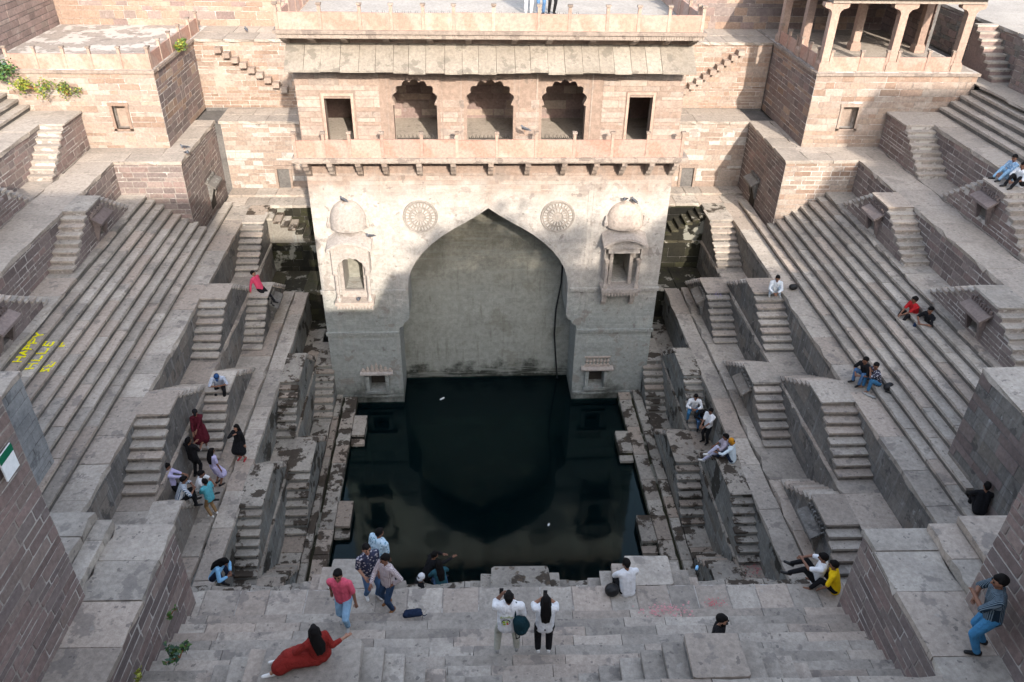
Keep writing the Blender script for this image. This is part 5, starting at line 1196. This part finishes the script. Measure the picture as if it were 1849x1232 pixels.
tme.materials.clear(); tme.materials.append(plain('green_script_ink', (.30, .38, .04), .9, .1))

J = person('woman with long black hair seen from behind in a white shirt and black trousers', (1.4, 9.97, 8.28), 2, H=1.62, hip=(0, 0, .86), feet=[(-.11, .0, 0), (.11, 0, 0)], lean=(0, .05, 1), head=(0, .15, 1), girl=True, build=1.24,
           hands=[(-.10, .2, 1.36), (.10, .2, 1.36)], elbows=[(-.7, -.1, -1), (.7, -.1, -1)], top='white', bottom='black', shoe='white', sleeve=.62, hair='long', vox=FV, skin=1)
phone(J, 0, 'pale phone held up by the woman in the white shirt', (.1, .08, .08))
person('smiling man in a pink short-sleeved shirt and pale jeans climbing the near steps', (-2.78, 11.2, 7.72), 190, H=1.76, hip=(0, 0, .93), feet=[(-.1, .22, .16), (.1, -.12, 0)], lean=(.05, .1, 1), head=(.0, .05, 1), look=(-.15, 1, .5), build=1.05,
       hands=[(-.3, .1, .86), (.3, -.1, .9)], top='pink', bottom='ljeans', shoe='grey', sleeve=.55, vox=FV)
person('man in a dark blue patterned shirt and jeans facing the camera, white trainers', (-2.37, 12.25, 7.31), 150, H=1.74, feet=[(-.11, .05, 0), (.12, -.08, 0)], look=(.1, 1, .45), head=(.05, .05, 1),
       hands=[(-.16, .16, .9), (.2, .2, 1.0)], top=('navyprint', (.035, .04, .075), 'print', (.42, .40, .44), 16), bottom='jeans', shoe='white', sleeve=.58, vox=FV, build=1.05, skin=1)
person('man in a pale checked long-sleeved shirt, hand on hip, dark jeans and brown shoes', (-1.92, 11.9, 7.36), 222, H=1.72, feet=[(-.13, .05, 0), (.12, -.06, 0)], look=(.3, 1, -.2), head=(.1, .1, 1),
       hands=[(-.22, .02, .98), (.12, .38, 1.05)], elbows=[(-1, -.5, .1), (.8, -.4, -.5)], top=('palecheck', (.62, .58, .58), 'plaid', (.17, .09, .11), 13), bottom=('darkjeans', (.025, .05, .10)), shoe='brown', sleeve=.95, vox=FV, glasses=False)
person('man in a light blue printed shirt standing lower by the water edge', (-2.42, 13.9, 5.95), 40, H=1.74, look=(.2, 1, -.6), head=(0, .3, 1), lean=(0, .15, 1), hands=[(-.25, .0, .8), (.24, .15, .82)], top=('skyprint', (.50, .66, .78), 'print', (.16, .32, .42), 15), bottom='black', shoe='black', sleeve=.58, vox=FV, build=1.18)
J = sit('man in a white T-shirt sitting with his back turned at the water-side edge', (3.62, 12.15, 7.3), 352, drop=.42, H=1.74, top='white', bottom='black', sleeve=.55, vox=FV, lean=(-.05, .22, 1), look=(-.2, 1, -.5), head=(-.1, .5, 1), build=1.08)
person('bearded man in black with sunglasses, only head and shoulders above the landing', (4.78, 9.55, 8.05), 115, H=1.72, look=(.1, 1, .25), head=(0, .1, 1), top='black', bottom='black', beard=True, glasses=True, vox=FV, skin=1)
J = person('man in a dark blue striped shirt and bright jeans on the right pier', (9.36, 8.6, 9.82), 292, H=1.95, hip=(0, .10, 1.0), lean=(.0, .18, 1), head=(0, .25, 1), look=(-.15, 1, -.15), feet=[(-.15, .10, 0), (.16, -.04, 0)],
           hands=[(.0, .50, 1.32), (.06, .46, 1.24)], elbows=[(-1, -.1, -.3), (1, -.1, -.3)], top=('bluestripe', (.014, .03, .05), 'stripe', (.15, .20, .24), 15), bottom=('brightjeans', (.05, .19, .36)), shoe='black', sleeve=.62, vox=.013, build=1.1)
# woman in red on the landing
person('woman in a long dark red dress sitting on a stair landing and pointing', (-2.78, 8.85, 9.82), 325, H=1.64, girl=True, hip=(0, 0, .15), lean=(-.02, .0, 1), head=(.02, .08, 1), look=(.35, 1, -.15), feet=[(-.82, .22, .02), (-.78, .48, .02)], knees=[(-.3, .3, .5), (-.2, .6, .6)],
       toe=[(-1, .25, .2), (-1, .35, .2)], hands=[(-.36, .3, .3), (.46, -.12, .40)], elbows=[(-1, -.4, -.3), (.6, -.5, -1)], top='dress', bottom='dress', skirt=.78, shoe='white', sleeve=.85, hair='long', vox=FV, skin=1, build=1.08)
# right pier edge
sit('man in white and black sitting against the edge of the right pier', (8.22, 12.3, 7.34), 300, drop=-.03, fy=.62, spread=.16, H=1.72, lean=(0, -.1, 1), head=(0, .35, 1), look=(0, 1, -.5), hands=[(-.05, .4, .55), (.07, .42, .53)], top='white', bottom='black', shoe='black', sleeve=.5, vox=.016)
sit('person in a yellow T-shirt mostly hidden behind the right pier edge', (8.52, 11.95, 7.42), 300, drop=.15, fy=.5, H=1.66, hands=[(-.22, .3, .1), (.2, .3, .1)], top='yellow', bottom='black', shoe=None, sleeve=.5, vox=.018)
sit('person in black sitting at the foot of the near right corner block', (13.8, 14.75, 6.95), 20, drop=.15, H=1.7, top='black', bottom='black', sleeve=.95, vox=.02)
# --- broad steps, right
sit('person in a black top and jeans close behind the friend in patterned shirt', (13.42, 21.12, 6.88), 250, drop=.2, fy=.38, top='black', bottom='jeans', shoe='black', skin=0, lean=(0, .45, 1))
sit('person in a dark patterned shirt low on the right broad steps', (13.62, 20.72, 6.88), 262, drop=.2, fy=.36, hands=[(.05, .35, .55), (.15, .3, .5)], top=('darkprint', (.04, .04, .06), 'print', (.45, .45, .5), 17), bottom=('midjeans', (.05, .17, .32)), shoe=None, lean=(0, .4, 1), look=(-.4, 1, .1))
sit('man in a red T-shirt sitting on the right broad steps', (15.75, 23.15, 7.95), 262, drop=.22, fy=.55, hands=[(-.02, .5, .2), (.06, .52, .2)], top='red', bottom='black', shoe='grey', lean=(0, .3, 1), look=(.3, 1, -.3))
sit('man in a black T-shirt sitting beside the man in red', (15.95, 22.45, 7.95), 255, drop=.3, fy=.52, spread=.2, hands=[(-.12, .45, .32), (.12, .42, .32)], top='black', bottom=('inkjeans', (.02, .035, .08)), shoe='grey', lean=(0, .3, 1), look=(-.2, 1, -.2))
sit('man in pale clothes sitting cross-legged on the edge under the right broad steps', (12.3, 27.25, 6.68), 190, drop=.0, fy=.3, spread=.2, hands=[(-.06, .4, .2), (.06, .42, .2)], top=('paleshirt', (.62, .66, .70)), bottom=('greyblue', (.30, .36, .42)), shoe='grey', sleeve=.9, lean=(0, .35, 1))
sit('person in a blue checked shirt sitting on a stair landing at the right edge', (19.75, 26.4, 11.87), 262, drop=.02, fy=.55, top=('bluecheck', (.22, .35, .50), 'print', (.45, .55, .65), 14), bottom='ljeans', shoe='black', sleeve=.9, lean=(0, .1, 1), look=(-.3, 1, -.1))
sit('person in white and black beside the blue-shirted one at the right edge', (19.75, 25.75, 11.87), 255, drop=.02, fy=.55, top='white', bottom='black', shoe='black', sleeve=.6, look=(0, 1, -.2))
# --- lower right stairs
sit('man in a white shirt and jeans sitting on the right second-row stair', (8.95, 24.75, 2.75), 190, drop=.42, fy=.3, spread=.18, top='white', bottom=('midjeans', (.05, .17, .32)), shoe='black', sleeve=.85, hands=[(-.07, .4, .28), (.07, .4, .28)], lean=(0, .4, 1), look=(0, 1, -.5))
sit('person with dark hair sitting hunched beside the man in the white shirt', (9.3, 24.4, 2.55), 195, drop=.4, fy=.3, top='black', bottom='jeans', shoe='black', sleeve=.9, lean=(0, .7, 1), head=(0, 1, .6), look=(0, .6, -1))
person('man in white T-shirt and black trousers standing among the lower right stairs', (9.22, 23.45, 2.08), 235, H=1.66, hands=[(-.08, .36, 1.02), (.08, .36, 1.02)], look=(0, 1, -.4), head=(0, .2, 1), top='white', bottom='black', shoe='black', sleeve=.55)
sit('man in lilac-white clothes sitting with one leg hanging over the lower stairs', (8.95, 20.95, 3.68), 285, drop=.35, fy=.45, spread=.16, hands=[(-.1, .3, .35), (.15, .35, .15)], top=('greytee', (.40, .36, .42)), bottom=('palelilac', (.55, .55, .70)), shoe='white', lean=(0, -.05, 1), look=(0, 1, 0), feet=[(-.2, .5, .02), (.15, .6, -.6)])
sit('man with an orange head cloth sitting with his back turned', (9.2, 20.6, 3.68), 305, drop=.0, fy=.5, top=('palebluetee', (.62, .72, .78)), bottom='navy', shoe='black', sleeve=.85, cap=(('orangecloth', (.55, .24, .02)), False), lean=(0, .25, 1), hands=[(-.3, .5, .35), (.1, .5, .3)])
# --- left side
person('young man in a bright pink long shirt reclining on a stair landing', (-9.15, 30.55, 5.18), 118, H=1.68, hip=(0, 0, .12), lean=(0, -.45, 1), head=(0, -.1, 1), look=(-.3, 1, .0), feet=[(-.05, .72, -.55), (.12, .68, -.62)], knees=[(0, .8, .5), (0, .8, .5)], hands=[(-.3, -.3, .05), (.38, -.22, .02)], elbows=[(-1, -.5, 0), (1, -.5, 0)],
       top='kurta', bottom='black', shoe='black', sleeve=.98, skin=1)
sit('man with a blue cap and checked shirt bent over on a left landing', (-9.1, 23.5, 5.18), 165, drop=.5, fy=.34, spread=.16, top=('bluewhitecheck', (.70, .74, .80), 'plaid', (.05, .12, .30), 13), bottom='black', shoe='white', sleeve=.55, cap=('navyblue', True) if 0 else (('bluecap', (.02, .06, .16)), True), lean=(0, .6, 1), head=(0, .8, .8), look=(0, .8, -.8), hands=[(-.05, .4, .3), (.08, .4, .3)],
    feet=[(-.1, .3, -.4), (.3, .5, -1.0)])
J = person('woman in a long maroon dress and dark cap standing on stair steps', (-9.25, 21.25, 4.22), 160, H=1.62, girl=True, top='maroon', bottom='maroon', skirt=.62, shoe='grey', sleeve=.9, hair='short', cap=('black', True), head=(0, .25, 1), look=(.1, 1, -.5), hands=[(.1, .34, 1.0), (.2, .3, .95)])
person('girl in a black dress and red shoes standing alone on the left ledge', (-8.02, 21.25, 3.66), 195, H=1.52, girl=True, hip=(0, 0, .80), hands=[(-.24, .05, .76), (.06, .16, 1.2)], elbows=[(-.3, -.8, -.3), (.9, .1, -.6)], top='black', bottom='black', skirt=.42, shoe='red', sleeve=.95, hair='long', skin=1, look=(.3, 1, -.2))
person('man in a black T-shirt with his back turned, below the maroon dress', (-9.3, 20.35, 3.72), 20, H=1.68, top='black', bottom='black', shoe='black', sleeve=.55, hands=[(-.1, .35, 1.2), (.15, .35, 1.15)], look=(0, 1, .2))
person('girl with long dark hair in a lilac dress standing with her back half turned', (-8.5, 19.95, 3.7), 40, H=1.56, girl=True, hip=(0, 0, .82), top='lilac', bottom='lilac', skirt=.42, shoe='black', sleeve=.4, hair='long', skin=0, head=(0, .2, 1), look=(.2, 1, -.4))
person('man in a lilac shirt and black trousers leaning against the left wall', (-9.55, 19.15, 3.7), 75, H=1.7, hip=(0, -.08, .9), lean=(0, -.08, 1), head=(0, .3, 1), look=(0, 1, -.6), top='lilac', bottom='black', shoe='black', sleeve=.85, hands=[(-.05, .34, 1.12), (.08, .34, 1.12)])
sit('man in a blue and white striped shirt sitting on the ruined stair', (-9.05, 18.2, 4.75), 70, drop=.3, top=('boldstripe', (.70, .72, .74), 'stripe', (.05, .12, .22), 9), bottom='black', shoe='black', sleeve=.6, lean=(0, .45, 1), hands=[(-.05, .45, .4), (.1, .45, .35)], look=(0, 1, -.4))
sit('man in a white T-shirt sitting on the ruined stair beside the boy in teal', (-8.7, 18.75, 4.5), 80, drop=.3, top='white', bottom='grey', shoe='black', sleeve=.55, lean=(0, .4, 1), hands=[(-.05, .5, .3), (.1, .5, .25)], look=(0, 1, -.3))
person('boy in a teal T-shirt and tan trousers beside the seated men', (-8.3, 18.55, 3.68), 300, H=1.55, hip=(0, 0, .82), top='teal', bottom='tan', shoe='white', sleeve=.5, hands=[(-.1, .38, .95), (.2, .2, .85)], lean=(0, .1, 1), look=(0, 1, -.4))
sit('person in a light blue top crouching behind the near steps at the left', (-6.95, 14.6, 5.35), 100, drop=.05, fy=.3, top='sky', bottom='navy', shoe='black', sleeve=.95, lean=(0, .6, 1), hair='long', girl=True, head=(0, .7, .7))
# --- water edge and roof
sit('person in black reaching out over the water edge in the middle', (-1.35, 15.4, 4.2), 60, drop=.2, top='black', bottom='black', shoe='black', sleeve=.95, lean=(0, .5, 1), hands=[(-.1, .6, .5), (.2, .75, .55)], head=(0, .3, 1))
sit('person in white head scarf low behind the steps at the water edge', (-1.72, 15.0, 3.72), 60, drop=.2, top='black', bottom='grey', shoe=None, sleeve=.95, lean=(0, .5, 1), cap=('white', False))
sit('person with dark hair and jeans sitting by the water behind the near edge', (-.92, 15.1, 4.05), 340, drop=.2, top=('tealdark', (.03, .10, .13)), bottom='jeans', shoe=None, sleeve=.5, lean=(0, .4, 1), hair='long', girl=True)
person('person in white trousers standing on the roof terrace', (2.35, 31.6, 16.42), 180, top='white', bottom='white', shoe='white')
person('person in jeans standing on the roof terrace behind a railing post', (2.8, 31.5, 16.42), 180, top='white', bottom='jeans', shoe='black')
person('person in black standing on the roof terrace beside the one in jeans', (3.22, 31.6, 16.42), 170, top='black', bottom='black', shoe='black', sleeve=.95)

# ---------------------------------------------------------------- bags, shoes, litter, birds, plants, paint
def lump(name, label, cat, caps, mat, at, rz=0, vox=.016, extra=None, group=None):
    r = thing(name, label, cat, at, group); r.rotation_euler.z = rz
    fuse(name+'_body', caps, mat, r, vox)
    if extra: fuse('strap', extra, mat, r, .008, smooth=0)
    return r
lump('backpack', 'dark navy backpack lying flat on the near steps', 'bag', [((-.17, 0, .07), (.15, 0, .07), .07, .065), ((-.15, .08, .06), (.14, .08, .06), .06, .06), ((-.04, .04, .1), (.08, .04, .1), .055, .055)], cloth('navy_bag_cloth', (.012, .022, .05)), (-1.36, 11.42, 7.62), .1,
     extra=[((.15, .02, .06), (.24, -.04, .02), .012, .012), ((.24, -.04, .02), (.3, .0, .012), .012, .01), ((-.15, .08, .1), (.1, .1, .12), .014, .014)])
lump('helmet_bag', 'round black bag beside the seated man in white', 'bag', [((0, 0, .16), (.03, 0, .17), .16, .16), ((0, .05, .13), (.0, .1, .12), .14, .1)], SHOE['black'], (3.22, 12.1, 7.3))
lump('backpack', 'small black backpack beside the friends low on the right broad steps', 'bag', [((0, 0, .14), (.1, .05, .16), .13, .12), ((.05, .1, .1), (.15, .1, .1), .1, .09)], SHOE['black'], (13.8, 20.35, 6.88),
     extra=[((-.1, -.1, .05), (.15, -.3, .03), .02, .02), ((.15, .1, .1), (.35, .25, .1), .015, .012)])
lump('backpack', 'round black bag on the pavement beside the man in pale clothes', 'bag', [((0, 0, .13), (.1, 0, .14), .13, .13)], SHOE['black'], (13.15, 27.5, 6.66))
for i, (x, y) in enumerate(((13.2, 20.42), (13.32, 20.3))):
    lump('slipper', '%s pale slipper left in front of the friends in jeans' % ('left', 'right')[i], 'slipper', [((0, -.1, .02), (0, .1, .02), .04, .045), ((-.03, .05, .05), (.03, .05, .05), .015, .015)], SHOE['grey'], (x, y, 6.66), .6+.3*i, .012, group='pair of slippers')
for i, (x, y, z, c, lb) in enumerate(((-1.35, 29.2, .01, 'white', 'white bottle floating on the dark water near the left pier of the arch'), (2.9, 21.2, .01, 'white', 'white scrap floating in the middle of the dark water'), (5.45, 12.75, 7.33, 'sky', 'bright blue scrap on the steps beside the wide edge landing'))):
    lump('litter', lb, 'litter', [((-.08 if i == 0 else -.03, 0, .03), (.1 if i == 0 else .03, .05, .03), .04, .035)], CM(c), (x, y, z), .4, .012)
lump('yellow_wrapper', 'yellow wrapper lying on a step of the long left stair', 'litter', [((-.1, 0, .012), (.1, .02, .012), .012, .012), ((-.08, .05, .012), (.1, .06, .012), .012, .012)], CM('yellow'), (-10.1, 18.9, 5.75) if 0 else (-10.1, 19.0, 5.58), .5, .008)
lump('red_scrap', 'crumpled red scrap on the right broad steps', 'litter', [((-.1, 0, .03), (.08, .03, .03), .04, .03)], CM('red'), (15.0, 23.3, 7.6), .3, .012)
lump('dark_stone', 'small dark stone lying on the right broad steps', 'stone', [((-.12, 0, .05), (.1, .04, .04), .07, .05)], M['ashlar_low'], (15.85, 21.0, 7.85) if 0 else (15.6, 20.6, 7.82), .3, .02)
birdm = [plain('grey_pigeon_feather', (.10, .11, .13), .7), plain('dark_pigeon_feather', (.035, .035, .04), .7)]
pg = None
for i, (x, y, z, a, lb) in enumerate(((-10.85, 41.6, 13.55, .5, 'grey pigeon on the upper walkway left of the roof'), (-9.36, 41.7, 13.55, 2.2, 'grey pigeon nearest the roof on the upper left walkway'), (-12.4, 34.2, 10.22, 2.0, 'pale pigeon at the foot of the left terrace base'), (-12.1, 33.5, 10.22, 4.0, 'small dark bird on the edge below the left terrace'),
                                        (-4.85, 28.85, 10.0, 1.0, 'grey pigeon on top of the left dome'), (6.2, 28.9, 9.95, 2.5, 'dark pigeon on top of the right dome'), (6.55, 28.85, 9.9, .5, 'second dark pigeon on top of the right dome'), (-4.6, 28.5, 5.74, 3.0, 'pigeon on the sill of the left oriel'), (2.1, 28.4, 12.95, 1.2, 'pigeon perched on the lower balcony railing'), (-3.9, 28.55, 8.6, 1.9, 'pigeon on the curved eave of the left oriel'))):
    if pg is None:
        r = thing('pigeon', lb, 'pigeon', (x, y, z), 'pigeons')
        fuse('body', [((0, -.08, .10), (0, .07, .13), .045, .06), ((0, .09, .16), (0, .12, .21), .03, .032), ((0, .15, .21), (0, .17, .205), .009, .005), ((0, -.1, .1), (0, -.22, .07), .03, .018)], birdm[0], r, .012)
        fuse('wing', [((-.05, .06, .14), (-.045, -.16, .10), .03, .012)], birdm[1], r, .008); fuse('wing', [((.05, .06, .14), (.045, -.16, .10), .03, .012)], birdm[1], r, .008)
        m = MB()
        for s in (-1, 1): m.tube([(x+s*.025, y, z+.07), (x+s*.025, y+.01, z)], .006, 5)
        m.build('legs', SHOE['brown'], r); pg = r
    else:
        r = pg.copy(); COL.objects.link(r); r.location = (x, y, z); r['label'] = lb
        for c in list(pg.children):
            d = c.copy(); COL.objects.link(d); d.parent = r
    r.rotation_euler.z = a; r.scale = (1.05,)*3
# plants
LEAF = {}
def leafmat(n, c):
    m, t, b = nmat(n); oi = N(t, 'ShaderNodeNewGeometry'); hs = N(t, 'ShaderNodeHueSaturation'); hs.inputs['Color'].default_value = (*c, 1)
    t.links.new(math2(t, 'ADD', math2(t, 'MULTIPLY', oi.outputs['Random Per Island'], .9), .5), hs.inputs['Value']); t.links.new(hs.outputs[0], b.inputs['Base Color'])
    b.inputs['Roughness'].default_value = .6; return m
LEAF['g'] = leafmat('green_leaf', (.06, .13, .025)); LEAF['y'] = leafmat('yellow_green_leaf', (.22, .24, .03)); LEAF['b'] = leafmat('bluish_green_leaf', (.035, .085, .05)); LEAF['o'] = leafmat('orange_leaf', (.45, .16, .03))
def plant(label, at, n, spread, size, kinds, stems=5, down=0.0):
    r = thing('plant', label, 'plant', at); at = Vector(at); R_ = random.Random(int(at.x*100+at.y*10)); sm = MB(); ends = []
    for k in range(stems):
        a = R_.uniform(0, 6.28); l = R_.uniform(.5, 1)
        e = at+Vector((math.cos(a)*spread[0]*l, math.sin(a)*spread[1]*l, spread[2]*R_.uniform(.3, 1)-down*l))
        mid = (at+e)/2+Vector((0, 0, .15*spread[2])); sm.tube([at, mid, e], .014, 5, .006); ends.append((mid, e))
    sm.build('stem', SHOE['brown'], r)
    for ki, kd in enumerate(kinds):
        m = MB()
        for i in range(n//len(kinds)):
            p0, p1 = R_.choice(ends); t_ = R_.random(); c = p0.lerp(p1, t_)+Vector((R_.gauss(0, .14*spread[0]), R_.gauss(0, .14*spread[1]), R_.gauss(0, .16*spread[2])))
            u = Vector((R_.gauss(0, 1), R_.gauss(0, 1), R_.gauss(0, .5))).normalized(); w = u.cross(Vector((R_.gauss(0, 1), R_.gauss(0, 1), 1)).normalized()).normalized(); q = size*R_.uniform(.6, 1.3)
            m.add([c-u*q, c-w*q*.5+u*q*.1, c+u*q, c+w*q*.5+u*q*.1], [(0, 1, 2), (0, 2, 3)])
        o = m.build('foliage', LEAF[kd], r, fix=False)
plant('large trailing shrub with blue-green leaves at the left edge of the terrace', (-19.4, 34.2, 13.3), 900, (.9, .6, .9), .075, ['b', 'g', 'g'], 9, .5)
plant('yellow-green trailing plant on the steps below the left terrace railing', (-17.9, 33.9, 12.9), 600, (.9, .5, .7), .065, ['y', 'g', 'y'], 8, .6)
plant('thin leafy plant growing from the wall beside the top left steps', (-16.7, 34.1, 12.6), 320, (.7, .35, .7), .06, ['y', 'g'], 6, .3)
plant('small yellow-green plant growing on the side railing of the left terrace', (-13.0, 37.9, 13.6), 220, (.55, .6, .55), .085, ['y', 'g'], 7, .2)
plant('dark green weed at the foot of the left pier', (-5.75, 9.75, 8.75), 160, (.28, .28, .22), .06, ['b', 'g'], 7)
plant('small weed growing out of the left pier stones', (-6.3, 10.9, 8.6), 60, (.14, .2, .25), .04, ['g'], 4, .1)
plant('thin weed lower on the left pier stones by the bottom edge', (-6.3, 9.2, 9.0), 60, (.14, .15, .2), .04, ['y'], 4, .1)
# painted greeting on the left broad steps
PAINT = plain('yellow_powder_paint', (.86, .80, .01), .95, .1)
ST = {'H': [((0, 0), (0, 1)), ((.6, 0), (.6, 1)), ((0, .5), (.6, .5))], 'A': [((0, 0), (.3, 1)), ((.3, 1), (.6, 0)), ((.12, .4), (.48, .4))], 'P': [((0, 0), (0, 1)), ((0, 1), (.5, .9)), ((.5, .9), (.5, .55)), ((.5, .55), (0, .48))],
      'Y': [((0, 1), (.3, .5)), ((.65, 1.05), (.3, .5)), ((.3, .5), (.3, 0))], 'L': [((0, 1), (0, 0)), ((0, 0), (.55, 0)), ((.55, 0), (.6, .12))], 'I': [((.2, 1), (.2, 0)), ((0, 0), (.4, 0)), ((0, 1), (.4, 1))], 'E': [((0, 0), (0, 1)), ((0, 1), (.5, 1)), ((0, .5), (.45, .5)), ((0, 0), (.55, 0))],
      'N': [((0, 0), (0, 1)), ((0, 1), (.5, 0)), ((.5, 0), (.5, 1))], 'F': [((0, 0), (0, 1)), ((0, 1), (.5, 1)), ((0, .5), (.4, .5))], 'S': [((.5, 1), (0, .9)), ((0, .9), (.5, .2)), ((.5, .2), (0, 0))], '.': [((.1, .1), (.15, .2))]}
def graffiti(label, word, y0, x_bot, x_top, z, adv, wid, jit=.03, mat=PAINT, wear=.06):
    r = thing('painted_lettering', label, 'graffiti', (x_bot, y0, z)); y = y0
    for chh in word:
        if chh == ' ': y += adv; continue
        m = MB()
        for (u0, v0), (u1, v1) in ST[chh]:
            p = Vector((x_bot+(x_top-x_bot)*v0+RND.uniform(-jit, jit)*.3, y+u0*wid+RND.uniform(-jit, jit), 0)); q = Vector((x_bot+(x_top-x_bot)*v1+RND.uniform(-jit, jit)*.3, y+u1*wid+RND.uniform(-jit, jit), 0))
            d = (q-p).normalized(); n = Vector((-d.y, d.x, 0))*.032; p -= d*.02; q += d*.02
            L_ = (q-p).length; u_ = 0
            while u_ < L_:      # dabs of a worn brush stroke
                l_ = RND.uniform(.03, .075); k0, k1 = RND.uniform(.55, 1.15), RND.uniform(.55, 1.15)
                if RND.random() > wear:
                    s0 = p+d*u_; s1 = p+d*min(u_+l_, L_); zz = z+.003+RND.uniform(0, .003)
                    m.add([(v_.x, v_.y, zz) for v_ in (s0-n*k0, s1-n*k1, s1+n*k1*1.1, s0+n*k0)], [(0, 1, 2, 3)])
                u_ += l_*RND.uniform(.8, 1.1)
        m.build('letter', mat, r, fix=False); y += adv
trL = (SL['T5']-SL['b4'])/8; rsL = (T['T5']-T['T4'])/9
def tre(k): return SL['b4']+trL*k, SL['b4']+trL*(k+1), T['T4']+rsL*(k+1)
a, b, z = tre(7); graffiti('yellow painted word HAPPY on the top tread of the left broad steps', 'HAPPY', 20.45, a-.04, b+.03, z+.014, .34, .42)
a, b, z = tre(6); graffiti('yellow painted word on the tread below the word HAPPY', 'HLLE', 20.4, a-.05, b+.02, z+.014, .42, .42)
a, b, z = tre(5); graffiti('faint smeared yellow letters on the third tread under the word HAPPY', 'SE. F', 20.5, a-.05, b+.03, z+.014, .36, .34, .05, PAINT, .4)
# powder stains (spring colours) on the steps: thin irregular crusts
def stain(label, at, r, c, n=9, sx=1, sy=1):
    t_ = thing('powder_stain', label, 'stain', at); R_ = random.Random(int(at[0]*37+at[1]*11)); m = MB()
    mt = bpy.data.materials.get('powder_%s' % c[0]) or plain('powder_%s' % c[0], c[1], .95, .1)
    for i in range(n*9):
        cx, cy = at[0]+R_.gauss(0, r*.5)*sx, at[1]+R_.gauss(0, r*.5)*sy; q = r*R_.uniform(.02, .075)
        k = 6; m.add([(cx+q*R_.uniform(.4, 1)*math.cos(6.283*j/k), cy+q*R_.uniform(.4, 1)*math.sin(6.283*j/k), at[2]+.012+.0002*i) for j in range(k)], [tuple(range(k))])
    o = m.build('powder_crust', mt, t_, fix=False); o['kind'] = 'stuff'
stain('scattered pink powder on the near steps, right of centre', (4.35, 11.45, 7.5), .5, ('pink', (.55, .26, .27)), 16, 1.2, .35)
stain('red and pink powder blot at the edge tread of the near steps', (5.6, 11.75, 7.31), .3, ('red', (.55, .14, .16)), 9, 1, .5)
stain('pink-red powder at the foot of a lower right stair', (9.25, 17.1, 2.08), .35, ('red', (.55, .14, .16)), 12)
stain('blue powder smudge on the left broad steps', (-12.2, 22.6, T['T4']+rsL*2+.002), .4, ('blue', (.30, .38, .42)), 12, .3, 1)
stain('faint yellow dust on the left broad steps', (-12.75, 24.2, T['T4']+rsL*4+.002), .3, ('yellow', (.55, .52, .2)), 7, .3, 1)
stain('violet powder on the third-row right stair', (10.95, 29.7, 5.16), .25, ('violet', (.28, .24, .62)), 6)
bpy.data.scenes.remove(TSC)
